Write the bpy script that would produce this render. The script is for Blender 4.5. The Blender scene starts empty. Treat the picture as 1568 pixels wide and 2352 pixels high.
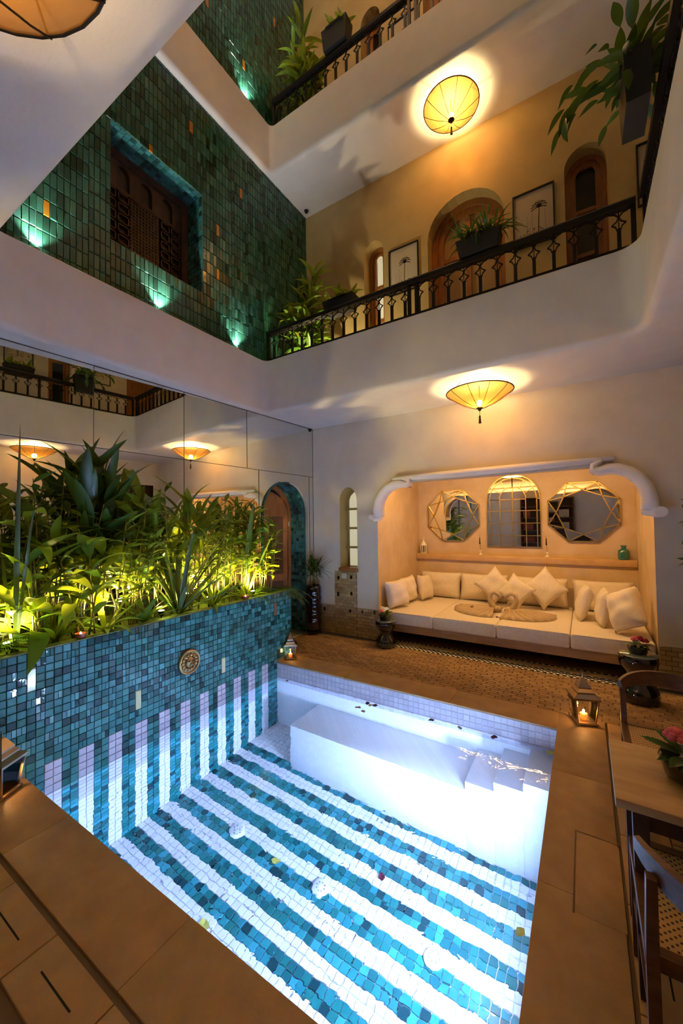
import bpy, bmesh, math, random
import numpy as np
from mathutils import Vector, Matrix, geometry
random.seed(7); RNG = np.random.default_rng(7)
SC = bpy.context.scene; COL = SC.collection
PI = math.pi

# ------------------------------------------------------------------ camera
CAM_LOC = Vector((3.4975, -4.6919, 1.6)); YAW, PITCH, ROLL, FPX = 0.5619, 0.0271, -0.013, 883.7
FWD = Vector((-math.sin(YAW) * math.cos(PITCH), math.cos(YAW) * math.cos(PITCH), math.sin(PITCH)))
_r0 = Vector((math.cos(YAW), math.sin(YAW), 0)); _u0 = _r0.cross(FWD)
RGT = math.cos(ROLL) * _r0 + math.sin(ROLL) * _u0
UPV = -math.sin(ROLL) * _r0 + math.cos(ROLL) * _u0
cam = bpy.data.cameras.new('camera'); camo = bpy.data.objects.new('camera', cam); COL.objects.link(camo)
cam.sensor_fit = 'HORIZONTAL'; cam.sensor_width = 36.0; cam.lens = 36.0 * FPX / 1568.0
cam.clip_start = 0.02; cam.clip_end = 100
camo.matrix_world = Matrix(((RGT.x, UPV.x, -FWD.x, CAM_LOC.x), (RGT.y, UPV.y, -FWD.y, CAM_LOC.y),
                            (RGT.z, UPV.z, -FWD.z, CAM_LOC.z), (0, 0, 0, 1)))
SC.camera = camo

# ------------------------------------------------------------------ world, exposure
w = bpy.data.worlds.new('night'); SC.world = w; w.use_nodes = True
w.node_tree.nodes['Background'].inputs[0].default_value = (0.012, 0.014, 0.02, 1)
w.node_tree.nodes['Background'].inputs[1].default_value = 1.0
SC.view_settings.view_transform = 'Standard'; SC.view_settings.look = 'None'
SC.view_settings.gamma = 1.0; SC.view_settings.use_curve_mapping = False
SC.view_settings.exposure = 1.32
SC.cycles.use_denoising = True
SC.cycles.sample_clamp_indirect = 25.0
SC.cycles.max_bounces = 8; SC.cycles.diffuse_bounces = 4; SC.cycles.glossy_bounces = 4; SC.cycles.transmission_bounces = 6
SC.cycles.transparent_max_bounces = 8; SC.cycles.use_adaptive_sampling = True; SC.cycles.adaptive_threshold = 0.05

def lamp(kind, name, loc, energy, color, aim=None, size=0.05, spot=None, blend=0.5, size_y=None, parent=None):
    l = bpy.data.lights.new(name, kind); l.energy = energy; l.color = color
    if kind == 'AREA':
        l.shape = 'RECTANGLE' if size_y else 'DISK'; l.size = size
        if size_y: l.size_y = size_y
    else: l.shadow_soft_size = size
    if spot: l.spot_size = spot; l.spot_blend = blend
    o = bpy.data.objects.new(name, l); COL.objects.link(o); o.location = loc
    if aim is not None:
        o.rotation_euler = (Vector(aim) - Vector(loc)).to_track_quat('-Z', 'Y').to_euler()
    if parent is not None: adopt(o, parent)
    return o

# light energies, all in one place
E_POOL, E_PEND, E_PEND_UP, E_NICHE, E_PLANT, E_LEDGE, E_CANDLE, E_GALLERY, E_NEAR = 36, 54, 26, 5.0, 48, 22, 0.4, 26, 10
C_POOL = (0.42, 0.59, 1.0); C_WARM = (1.0, 0.66, 0.30); C_NICHE = (1.0, 0.58, 0.22); C_PLANT = (1.0, 0.74, 0.22)
C_LEDGE = (1.0, 0.95, 0.88); C_CANDLE = (1.0, 0.5, 0.15); C_BULB = (1.0, 0.67, 0.28)

# ------------------------------------------------------------------ measurements (metres)
H1, F1, Z1 = 3.02, 3.38, 3.715          # ceiling below gallery, gallery floor, kerb top
H2, F2, Z2 = 6.33, 6.67, 6.99
HT = 9.9
GX0, GX1, GY0, GY1 = 0.03, 3.91, -4.01, -1.0       # opening of the first gallery
G2Y1 = -0.86                                        # opening of the second gallery, sofa side
XR, YBK = 4.95, -6.3                               # right wall, wall behind the camera
GW = -0.04                                         # face of the green tiled wall
PX, PXR, PYN, PYB, PZ, WZ = 0.444, 3.285, -3.668, -1.288, -1.30, -0.18   # pool
CO = 0.29                                           # coping width
PTOP = 0.79                                        # planter top

# ------------------------------------------------------------------ helpers
def project(p):
    v = Vector(p) - CAM_LOC; d = v.dot(FWD)
    if d < 0.05: return None
    return (784 + FPX * v.dot(RGT) / d, 1176 - FPX * v.dot(UPV) / d, d)

def adopt(o, parent):
    o.parent = parent
    o.matrix_parent_inverse = Matrix.LocRotScale(parent.location, parent.rotation_euler, parent.scale).inverted()

def tag(o, label=None, cat=None, group=None, kind=None):
    if label: o['label'] = label
    if cat: o['category'] = cat
    if group: o['group'] = group
    if kind: o['kind'] = kind
    return o

def thing(name, label, cat, loc=(0, 0, 0), rz=0.0, group=None):
    o = bpy.data.objects.new(name, None); COL.objects.link(o); o.empty_display_size = 0.05
    o.location = loc; o.rotation_euler = (0, 0, rz)
    return tag(o, label, cat, group)

class MB:
    """collects faces in world coordinates and builds one mesh object"""
    def __init__(s): s.v = []; s.f = []; s.m = []; s.r = []; s.mi = 0; s.rv = 0.0
    def face(s, ids): s.f.append(ids); s.m.append(s.mi); s.r.append(s.rv)
    def quad(s, a, b, c, d):
        n = len(s.v); s.v += [tuple(a), tuple(b), tuple(c), tuple(d)]; s.face((n, n + 1, n + 2, n + 3)); return s
    def hexa(s, P):
        n = len(s.v); s.v += [tuple(p) for p in P]
        for q in ((0, 3, 2, 1), (4, 5, 6, 7), (0, 1, 5, 4), (1, 2, 6, 5), (2, 3, 7, 6), (3, 0, 4, 7)):
            s.face(tuple(n + i for i in q))
        return s
    def box(s, x0, x1, y0, y1, z0, z1):
        return s.hexa([(x0, y0, z0), (x1, y0, z0), (x1, y1, z0), (x0, y1, z0), (x0, y0, z1), (x1, y0, z1), (x1, y1, z1), (x0, y1, z1)])
    def bevbox(s, x0, x1, y0, y1, z0, z1, b=0.01, seg=2):
        bm = bmesh.new(); bmesh.ops.create_cube(bm, size=1.0)
        for v in bm.verts:
            v.co = Vector(((x0 + x1) / 2 + v.co.x * (x1 - x0), (y0 + y1) / 2 + v.co.y * (y1 - y0), (z0 + z1) / 2 + v.co.z * (z1 - z0)))
        bmesh.ops.bevel(bm, geom=bm.edges[:] + bm.verts[:], offset=b, segments=seg, affect='EDGES', profile=0.5)
        return s.add_bm(bm)
    def add_bm(s, bm, M=None):
        bm.verts.index_update(); n = len(s.v)
        s.v += [tuple(M @ v.co if M else v.co) for v in bm.verts]
        for f in bm.faces: s.face(tuple(n + v.index for v in f.verts))
        bm.free(); return s
    def obox(s, c, ax, ay, az):
        c = Vector(c); ax = Vector(ax); ay = Vector(ay); az = Vector(az)   # half-extent vectors
        return s.hexa([c - ax - ay - az, c + ax - ay - az, c + ax + ay - az, c - ax + ay - az,
                       c - ax - ay + az, c + ax - ay + az, c + ax + ay + az, c - ax + ay + az])
    def bar(s, a, b, w, t=None, up=(0, 0, 1)):
        a = Vector(a); b = Vector(b); d = b - a; L = d.length
        if L < 1e-6: return s
        d /= L; u = Vector(up)
        if abs(d.dot(u)) > 0.98: u = Vector((1, 0, 0))
        sd = d.cross(u).normalized(); u2 = sd.cross(d); t = t or w
        return s.obox((a + b) / 2, d * L / 2, sd * w / 2, u2 * t / 2)
    def tube(s, pts, rad, n=8, cap=True, flat=1.0, upv=None):
        pts = [Vector(p) for p in pts]; rad = list(rad) if hasattr(rad, '__len__') else [rad] * len(pts)
        base = len(s.v); prev = None
        for i, p in enumerate(pts):
            d = (pts[min(i + 1, len(pts) - 1)] - pts[max(i - 1, 0)]).normalized()
            if prev is None:
                ref = Vector(upv) if upv else (Vector((0, 0, 1)) if abs(d.z) < 0.9 else Vector((1, 0, 0)))
                sd = d.cross(ref).normalized()
            else:
                sd = (prev - d * prev.dot(d)).normalized()
            prev = sd; u = sd.cross(d)
            for k in range(n):
                a = 2 * PI * k / n
                s.v.append(tuple(p + sd * math.cos(a) * rad[i] + u * math.sin(a) * rad[i] * flat))
        for i in range(len(pts) - 1):
            for k in range(n):
                s.face((base + i * n + k, base + i * n + (k + 1) % n, base + (i + 1) * n + (k + 1) % n, base + (i + 1) * n + k))
        if cap:
            s.face(tuple(base + k for k in reversed(range(n)))); e = base + (len(pts) - 1) * n
            s.face(tuple(e + k for k in range(n)))
        return s
    def lathe(s, c, prof, n=24, cap=True):
        base = len(s.v); cx, cy, cz = c
        for r, z in prof:
            for k in range(n):
                a = 2 * PI * k / n; s.v.append((cx + r * math.cos(a), cy + r * math.sin(a), cz + z))
        for i in range(len(prof) - 1):
            for k in range(n):
                s.face((base + i * n + k, base + i * n + (k + 1) % n, base + (i + 1) * n + (k + 1) % n, base + (i + 1) * n + k))
        if cap:
            s.face(tuple(base + k for k in reversed(range(n)))); e = base + (len(prof) - 1) * n
            s.face(tuple(e + k for k in range(n)))
        return s
    def prism(s, poly, fr, d0, d1, side=True, front=True, back=True):
        """poly of (u,v) in frame fr=(origin,U,V,N); extruded from d0 to d1 along N"""
        o, U, V, N = fr; n = len(s.v); k = len(poly)
        s.v += [tuple(o + U * a + V * b + N * d0) for a, b in poly] + [tuple(o + U * a + V * b + N * d1) for a, b in poly]
        if front or back:
            tri = geometry.tessellate_polygon([[Vector((a, b, 0)) for a, b in poly]])
            for t in tri:
                if back: s.face((n + t[0], n + t[1], n + t[2]))
                if front: s.face((n + k + t[2], n + k + t[1], n + k + t[0]))
        if side:
            for i in range(k):
                j = (i + 1) % k; s.face((n + i, n + j, n + k + j, n + k + i))
        return s
    def blob(s, c, r, sub=2, sx=1, sy=1, sz=1):
        bm = bmesh.new(); bmesh.ops.create_icosphere(bm, subdivisions=sub, radius=1.0)
        return s.add_bm(bm, Matrix.Translation(Vector(c)) @ Matrix.Diagonal((r * sx, r * sy, r * sz, 1)))
    def mesh(s, name, mats):
        me = bpy.data.meshes.new(name); me.from_pydata(s.v, [], s.f)
        mats = mats if isinstance(mats, (list, tuple)) else [mats]
        for m in mats: me.materials.append(m)
        if len(mats) > 1: me.polygons.foreach_set('material_index', s.m)
        if any(s.r):
            at = me.attributes.new('rnd', 'FLOAT', 'FACE'); at.data.foreach_set('value', s.r)
        me.update(); return me
    def build(s, name, mats, parent=None, smooth=False, kind=None, fix=True):
        me = s.mesh(name, mats)
        if fix:
            bm = bmesh.new(); bm.from_mesh(me); bmesh.ops.recalc_face_normals(bm, faces=bm.faces); bm.to_mesh(me); bm.free()
        if smooth:
            me.polygons.foreach_set('use_smooth', [True] * len(me.polygons))
            if smooth != 'all': me.set_sharp_from_angle(angle=math.radians(40))
        o = bpy.data.objects.new(name, me); COL.objects.link(o)
        if parent is not None: adopt(o, parent)
        if kind: o['kind'] = kind
        return o

def place(me, name, M, parent=None):
    o = bpy.data.objects.new(name, me); COL.objects.link(o); o.matrix_world = M
    if parent is not None:
        o.parent = parent
        o.matrix_parent_inverse = Matrix.LocRotScale(parent.location, parent.rotation_euler, parent.scale).inverted()
    return o

def copy_tree(root, loc, rz=None, label=None):
    r = root.copy(); COL.objects.link(r); r.location = loc
    if rz is not None: r.rotation_euler = (0, 0, rz)
    if label: r['label'] = label
    for ch in list(root.children):
        c = ch.copy(); COL.objects.link(c); c.parent = r
        for g in list(ch.children):
            d = g.copy(); COL.objects.link(d); d.parent = c
    return r

def V3(*a): return Vector(a)
def arc(cx, cy, r, a0, a1, n, ry=None):
    ry = ry or r
    return [(cx + r * math.cos(a0 + (a1 - a0) * i / n), cy + ry * math.sin(a0 + (a1 - a0) * i / n)) for i in range(n + 1)]
def arch_poly(x0, x1, z0, ztop, n=14, pointed=0.0):
    """outline of an arched opening, starting at its lower left"""
    r = (x1 - x0) / 2; cx = (x0 + x1) / 2; zs = ztop - r * (1 + pointed)
    return [(x0, z0), (x1, z0)] + arc(cx, zs, r, 0, PI, n, r * (1 + pointed))

# ------------------------------------------------------------------ materials
MATS = {}
def pmat(name, col, rough=0.5, metal=0.0, spec=0.5, noise=None, bump=None, var=None, emit=None, coat=0.0, trans=None, alpha=None, stretch=None, sheen=0.0):
    """noise=(scale, colour2, detail)  bump=(scale, strength)  var=[colours] chosen per object / per face"""
    m = bpy.data.materials.new(name); m.use_nodes = True; nt = m.node_tree; N = nt.nodes; L = nt.links
    b = N['Principled BSDF']; b.inputs['Base Color'].default_value = (*col, 1); b.inputs['Roughness'].default_value = rough
    b.inputs['Metallic'].default_value = metal; b.inputs['Specular IOR Level'].default_value = spec
    b.inputs['Coat Weight'].default_value = coat; b.inputs['Coat Roughness'].default_value = 0.05
    if sheen: b.inputs['Sheen Weight'].default_value = sheen
    tc = N.new('ShaderNodeTexCoord'); src = tc.outputs['Object']
    if stretch:
        mp = N.new('ShaderNodeMapping'); mp.inputs['Scale'].default_value = stretch; L.new(src, mp.inputs['Vector']); src = mp.outputs[0]
    cur = None
    if var:
        oi = N.new('ShaderNodeObjectInfo'); at = N.new('ShaderNodeAttribute'); at.attribute_name = 'rnd'
        ad = N.new('ShaderNodeMath'); ad.operation = 'ADD'; L.new(oi.outputs['Random'], ad.inputs[0]); L.new(at.outputs['Fac'], ad.inputs[1])
        fr = N.new('ShaderNodeMath'); fr.operation = 'FRACT'; L.new(ad.outputs[0], fr.inputs[0])
        cr = N.new('ShaderNodeValToRGB'); cr.color_ramp.interpolation = 'CONSTANT'
        el = cr.color_ramp.elements
        while len(el) > 1: el.remove(el[-1])
        el[0].position = 0; el[0].color = (*var[0], 1)
        for i, c in enumerate(var[1:], 1):
            e = el.new(i / len(var)); e.color = (*c, 1)
        L.new(fr.outputs[0], cr.inputs[0]); cur = cr.outputs[0]
    if noise:
        nz = N.new('ShaderNodeTexNoise'); nz.inputs['Scale'].default_value = noise[0]; nz.inputs['Detail'].default_value = noise[2] if len(noise) > 2 else 4
        L.new(src, nz.inputs['Vector'])
        mx = N.new('ShaderNodeMix'); mx.data_type = 'RGBA'
        rm = N.new('ShaderNodeMapRange'); rm.inputs[1].default_value = 0.35; rm.inputs[2].default_value = 0.65; L.new(nz.outputs['Fac'], rm.inputs[0])
        L.new(rm.outputs[0], mx.inputs['Factor'])
        if cur is not None:
            ml = N.new('ShaderNodeMix'); ml.data_type = 'RGBA'; ml.blend_type = 'MULTIPLY'; ml.inputs['Factor'].default_value = 1
            L.new(cur, ml.inputs['A']); ml.inputs['B'].default_value = (*noise[1], 1)
            L.new(cur, mx.inputs['A']); L.new(ml.outputs['Result'], mx.inputs['B'])
        else:
            mx.inputs['A'].default_value = (*col, 1); mx.inputs['B'].default_value = (*noise[1], 1)
        cur = mx.outputs['Result']
    if cur is not None: L.new(cur, b.inputs['Base Color'])
    if bump:
        n2 = N.new('ShaderNodeTexNoise'); n2.inputs['Scale'].default_value = bump[0]; n2.inputs['Detail'].default_value = 3
        L.new(src, n2.inputs['Vector'])
        bp = N.new('ShaderNodeBump'); bp.inputs['Strength'].default_value = bump[1]; bp.inputs['Distance'].default_value = bump[2] if len(bump) > 2 else 0.01
        L.new(n2.outputs['Fac'], bp.inputs['Height']); L.new(bp.outputs[0], b.inputs['Normal'])
        if coat: L.new(bp.outputs[0], b.inputs['Coat Normal'])
    if emit:
        b.inputs['Emission Color'].default_value = (*emit[0], 1); b.inputs['Emission Strength'].default_value = emit[1]
    out = N['Material Output']
    if trans:      # thin translucent sheet: trans=(colour, share[, transparent share])
        tr = N.new('ShaderNodeBsdfTranslucent'); tr.inputs[0].default_value = (*trans[0], 1)
        if cur is not None and trans[0] == 'same': L.new(cur, tr.inputs[0])
        ms = N.new('ShaderNodeMixShader'); ms.inputs[0].default_value = trans[1]
        L.new(b.outputs[0], ms.inputs[1]); L.new(tr.outputs[0], ms.inputs[2]); last = ms.outputs[0]
        if len(trans) > 2:
            tp = N.new('ShaderNodeBsdfTransparent'); tp.inputs[0].default_value = (*(trans[3] if len(trans) > 3 else (1, 1, 1)), 1); m2 = N.new('ShaderNodeMixShader'); m2.inputs[0].default_value = trans[2]
            L.new(last, m2.inputs[1]); L.new(tp.outputs[0], m2.inputs[2]); last = m2.outputs[0]
        L.new(last, out.inputs[0])
    MATS[name] = m; return m

def glass_mat(name, col=(1, 1, 1), rough=0.0, alpha=0.85):
    m = bpy.data.materials.new(name); m.use_nodes = True; N = m.node_tree.nodes; L = m.node_tree.links
    N.remove(N['Principled BSDF']); gl = N.new('ShaderNodeBsdfGlossy'); gl.inputs['Roughness'].default_value = rough
    tp = N.new('ShaderNodeBsdfTransparent'); tp.inputs[0].default_value = (*col, 1)
    ly = N.new('ShaderNodeLayerWeight'); ly.inputs[0].default_value = 0.25
    mx = N.new('ShaderNodeMixShader'); L.new(ly.outputs['Fresnel'], mx.inputs[0]); L.new(tp.outputs[0], mx.inputs[1]); L.new(gl.outputs[0], mx.inputs[2])
    L.new(mx.outputs[0], N['Material Output'].inputs[0]); return m

PLASTER = pmat('plaster_white', (0.74, 0.71, 0.68), 0.6, noise=(5, (0.70, 0.67, 0.64)), bump=(60, 0.08))
TADELAKT = pmat('plaster_beige', (0.70, 0.665, 0.565), 0.5, noise=(3.5, (0.64, 0.60, 0.50), 6), bump=(25, 0.12))
OCHREP = pmat('plaster_gallery', (0.60, 0.455, 0.20), 0.5, noise=(3.5, (0.53, 0.395, 0.165), 6), bump=(25, 0.12))
NICHEP = pmat('plaster_ochre', (0.64, 0.48, 0.28), 0.45, noise=(4, (0.55, 0.39, 0.20), 6), bump=(25, 0.1))
MOULD = pmat('plaster_moulding', (0.90, 0.90, 0.90), 0.45)
OLIVE = pmat('olive_frame', (0.40, 0.29, 0.09), 0.5)
STONE = pmat('coping_stone', (0.45, 0.285, 0.125), 0.55, noise=(9, (0.38, 0.235, 0.10), 8), bump=(90, 0.15))
GROUT = pmat('grout', (0.16, 0.11, 0.065), 0.9)
GROUTD = pmat('grout_green', (0.24, 0.31, 0.27), 0.8)
GROUTB = pmat('grout_blue', (0.10, 0.20, 0.23), 0.8)
GROUTW = pmat('grout_white', (0.62, 0.66, 0.74), 0.8)
FLOORT = pmat('floor_tile', (0.40, 0.25, 0.12), 0.5, var=[(0.42, 0.26, 0.115), (0.36, 0.22, 0.10), (0.47, 0.30, 0.14), (0.39, 0.24, 0.12), (0.44, 0.275, 0.13), (0.33, 0.20, 0.09)], noise=(30, (0.8, 0.78, 0.76)), bump=(70, 0.15))
WAINT = pmat('wainscot_tile', (0.4, 0.3, 0.18), 0.3, var=[(0.48, 0.36, 0.18), (0.41, 0.30, 0.145), (0.54, 0.41, 0.21), (0.45, 0.335, 0.17)], noise=(25, (0.75, 0.74, 0.7)), bump=(30, 0.2))
WAIND = pmat('dark_accent_tile', (0.02, 0.02, 0.025), 0.06, coat=1.0)
TEALC = [(0.03, 0.156, 0.153), (0.045, 0.208, 0.1997), (0.015, 0.0832, 0.0808), (0.055, 0.2444, 0.238), (0.024, 0.13, 0.1148), (0.065, 0.2704, 0.255), (0.01, 0.052, 0.051), (0.038, 0.1872, 0.1913), (0.025, 0.156, 0.1275), (0.045, 0.2184, 0.221)]
TEAL = pmat('teal_zellige', (0.05, 0.25, 0.3), 0.08, var=TEALC, noise=(18, (0.8, 0.86, 0.9)), bump=(22, 0.34, 0.006), coat=0.3)
TEALP = pmat('teal_pool_tile', (0.05, 0.3, 0.36), 0.25, var=[(0.022, 0.21, 0.225), (0.012, 0.14, 0.155), (0.03, 0.28, 0.31), (0.015, 0.18, 0.175), (0.045, 0.33, 0.40), (0.007, 0.06, 0.075), (0.024, 0.24, 0.29), (0.015, 0.195, 0.195)], noise=(18, (0.75, 0.85, 0.88)))
GREENC = [(0.0284, 0.1134, 0.071), (0.0194, 0.0816, 0.0514), (0.0413, 0.1531, 0.1004), (0.031, 0.1191, 0.0857), (0.0103, 0.0476, 0.0294), (0.0452, 0.1588, 0.104), (0.0233, 0.0998, 0.0612), (0.0362, 0.1305, 0.0832)]
GREEN = pmat('green_zellige', (0.03, 0.1, 0.07), 0.12, var=GREENC, noise=(14, (0.65, 0.78, 0.7)), bump=(16, 0.3, 0.006), spec=0.5)
OCHRET = pmat('ochre_tile', (0.45, 0.20, 0.02), 0.12, coat=0.4)
CREAMT = pmat('cream_tile', (0.62, 0.66, 0.36), 0.15, coat=0.3)
COPPERT = pmat('copper_tile', (0.22, 0.10, 0.05), 0.2, coat=0.3)
WHITET = pmat('white_pool_tile', (0.78, 0.79, 0.83), 0.35, var=[(0.76, 0.77, 0.81), (0.80, 0.81, 0.85), (0.72, 0.73, 0.78), (0.78, 0.79, 0.84)])
WHITET_UNLIT = pmat('white_tile_unlit', (0.52, 0.50, 0.60), 0.3, var=[(0.54, 0.52, 0.60), (0.50, 0.48, 0.57), (0.57, 0.55, 0.63)])  # white tile; its unlit tone around the waterline is put into the colour
WOOD = pmat('walnut', (0.14, 0.058, 0.022), 0.4, noise=(7, (0.075, 0.03, 0.012), 6), stretch=(1, 8, 8))
WOODL = pmat('orange_cedar', (0.42, 0.17, 0.045), 0.4, noise=(6, (0.30, 0.11, 0.03), 5), stretch=(8, 8, 1))
WOODD = pmat('dark_wood', (0.05, 0.02, 0.01), 0.5, noise=(8, (0.03, 0.012, 0.007)))
SCREENW = pmat('carved_screen_wood', (0.085, 0.032, 0.013), 0.5, noise=(12, (0.05, 0.018, 0.008)))
TABLE = pmat('travertine_top', (0.52, 0.34, 0.14), 0.4, noise=(5, (0.42, 0.26, 0.10), 8), stretch=(1, 6, 6))
IRON = pmat('black_iron', (0.012, 0.009, 0.008), 0.5, metal=0.3)
BLACKP = pmat('black_planter', (0.02, 0.021, 0.024), 0.5)
BLACKC = pmat('black_ceramic', (0.008, 0.008, 0.012), 0.06, coat=1.0)
STOOLT = pmat('stool_top', (0.10, 0.14, 0.12), 0.1, coat=0.6)
GOLD = pmat('gold_frame', (0.62, 0.42, 0.13), 0.3, metal=1.0)
BRASS = pmat('brass', (0.50, 0.36, 0.16), 0.35, metal=1.0)
STEEL = pmat('lantern_steel', (0.42, 0.34, 0.25), 0.3, metal=1.0)
MIRROR = pmat('mirror_silver', (0.86, 0.87, 0.85), 0.0, metal=1.0)
BIGMIRROR = pmat('wall_mirror', (0.80, 0.82, 0.78), 0.004, metal=1.0)
SEAM = pmat('mirror_seam', (0.05, 0.06, 0.05), 0.6)
LINEN = pmat('ivory_linen', (0.76, 0.66, 0.50), 0.85, noise=(40, (0.70, 0.60, 0.45)), bump=(250, 0.25, 0.003), sheen=0.3)
LINENG = pmat('mattress_weave', (0.62, 0.53, 0.42), 0.9, noise=(60, (0.56, 0.47, 0.36)), bump=(300, 0.3, 0.003))
TOWEL = pmat('towel', (0.54, 0.41, 0.26), 0.95, noise=(50, (0.47, 0.35, 0.21)), bump=(300, 0.4, 0.003))
PETAL = pmat('dried_petal', (0.06, 0.006, 0.01), 0.7)
CANE = pmat('cane_weave', (0.50, 0.31, 0.11), 0.6)
SOIL = pmat('mossy_soil', (0.05, 0.05, 0.015), 0.95, noise=(30, (0.12, 0.12, 0.02)), bump=(40, 0.6, 0.02))
LEAFK = dict(rough=0.38, coat=0.1)
LEAF = pmat('leaf_green', (0.07, 0.17, 0.02), 0.38, var=[(0.08, 0.19, 0.018), (0.13, 0.27, 0.022), (0.055, 0.14, 0.018), (0.17, 0.31, 0.03), (0.06, 0.16, 0.02)], trans=((0.42, 0.48, 0.03), 0.38))
LEAFD = pmat('leaf_dark', (0.03, 0.085, 0.02), 0.35, var=[(0.035, 0.10, 0.018), (0.05, 0.13, 0.025), (0.025, 0.075, 0.016)], trans=((0.18, 0.28, 0.02), 0.26))
BLADE = pmat('leaf_blade', (0.07, 0.13, 0.06), 0.35, var=[(0.06, 0.12, 0.055), (0.09, 0.15, 0.08), (0.05, 0.10, 0.035), (0.12, 0.15, 0.06)], trans=((0.2, 0.28, 0.06), 0.2))
FERN = pmat('fern_green', (0.06, 0.13, 0.02), 0.6, trans=((0.25, 0.32, 0.04), 0.3))
STEM = pmat('cane_stem', (0.30, 0.26, 0.06), 0.5, noise=(12, (0.20, 0.18, 0.04)), stretch=(1, 1, 4))
ROSE = pmat('rose_red', (0.35, 0.008, 0.03), 0.6); ROSEP = pmat('rose_pink', (0.75, 0.14, 0.16), 0.6); ROSEC = pmat('rose_cream', (0.80, 0.74, 0.55), 0.6)
SHADE = pmat('lamp_silk', (0.30, 0.16, 0.05), 0.7, noise=(16, (0.22, 0.11, 0.03), 6), trans=((0.17, 0.075, 0.014), 0.7, 0.26, (1.0, 0.62, 0.25)))
BULB = pmat('bulb', (1, 0.9, 0.7), 0.5, emit=((1.0, 0.80, 0.48), 20))
PAPER = pmat('paper', (0.60, 0.53, 0.42), 0.8); INK = pmat('ink', (0.03, 0.025, 0.02), 0.8)
WAX = pmat('candle_wax', (0.85, 0.62, 0.32), 0.5, trans=((0.9, 0.6, 0.3), 0.5)); FLAME = pmat('flame', (1, 0.6, 0.2), 0.5, emit=((1.0, 0.50, 0.12), 30))
GLASS = glass_mat('lantern_glass'); GREENG = pmat('green_glaze', (0.02, 0.13, 0.085), 0.08, coat=1.0)
FROST = pmat('frosted_pane', (0.55, 0.52, 0.40), 0.5, emit=((0.62, 0.58, 0.38), 0.28))
DARKGL = pmat('dark_pane', (0.012, 0.012, 0.014), 0.05)
VENT = pmat('vent_white', (0.80, 0.82, 0.88), 0.4)
SWITCH = pmat('switch_plate', (0.62, 0.62, 0.55), 0.4)
REDGL = pmat('tealight_glass', (0.30, 0.06, 0.03), 0.15, coat=0.5)
# ================================================================== STRUCTURE
FR_SOFA = (V3(0, 0, 0), V3(1, 0, 0), V3(0, 0, 1), V3(0, -1, 0))
def FR_LEFT(x): return (V3(x, 0, 0), V3(0, 1, 0), V3(0, 0, 1), V3(1, 0, 0))
FR_RIGHT = (V3(XR, 0, 0), V3(0, -1, 0), V3(0, 0, 1), V3(-1, 0, 0))
FR_BACK = (V3(0, YBK, 0), V3(-1, 0, 0), V3(0, 0, 1), V3(0, 1, 0))
def FR_UP(z): return (V3(0, 0, z), V3(1, 0, 0), V3(0, 1, 0), V3(0, 0, 1))

def wall_holes(name, fr, outer, holes, m):
    o, U, Vv, N = fr; mb = MB()
    loops = [outer] + [h[0] for h in holes]
    flat = [p for lp in loops for p in lp]
    mb.v = [tuple(o + U * a + Vv * b) for a, b in flat]
    for t in geometry.tessellate_polygon([[Vector((a, b, 0)) for a, b in lp] for lp in loops]): mb.face(tuple(t))
    mats = [m]
    for h in holes:
        poly, dep, rm = h[:3]
        if rm not in mats: mats.append(rm)
        mb.mi = mats.index(rm); n = len(mb.v); k = len(poly)
        mb.v += [tuple(o + U * a + Vv * b) for a, b in poly] + [tuple(o + U * a + Vv * b - N * dep) for a, b in poly]
        for i in range(k):
            j = (i + 1) % k; mb.face((n + i, n + j, n + k + j, n + k + i))
    return mb.build(name, mats, kind='structure', fix=False)

_tile_cache = {}
def tile_mesh(m):
    if m.name not in _tile_cache:
        mb = MB(); a = 0.5; c = 0.455
        mb.v = [(-a, -a, 0), (a, -a, 0), (a, a, 0), (-a, a, 0), (-a, -a, .6), (a, -a, .6), (a, a, .6), (-a, a, .6), (-c, -c, 1), (c, -c, 1), (c, c, 1), (-c, c, 1)]
        for i in range(4):
            j = (i + 1) % 4; mb.face((i, j, 4 + j, 4 + i)); mb.face((4 + i, 4 + j, 8 + j, 8 + i))
        mb.face((8, 9, 10, 11)); mb.face((3, 2, 1, 0))
        _tile_cache[m.name] = mb.mesh('tile_' + m.name, m)
    return _tile_cache[m.name]

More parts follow.
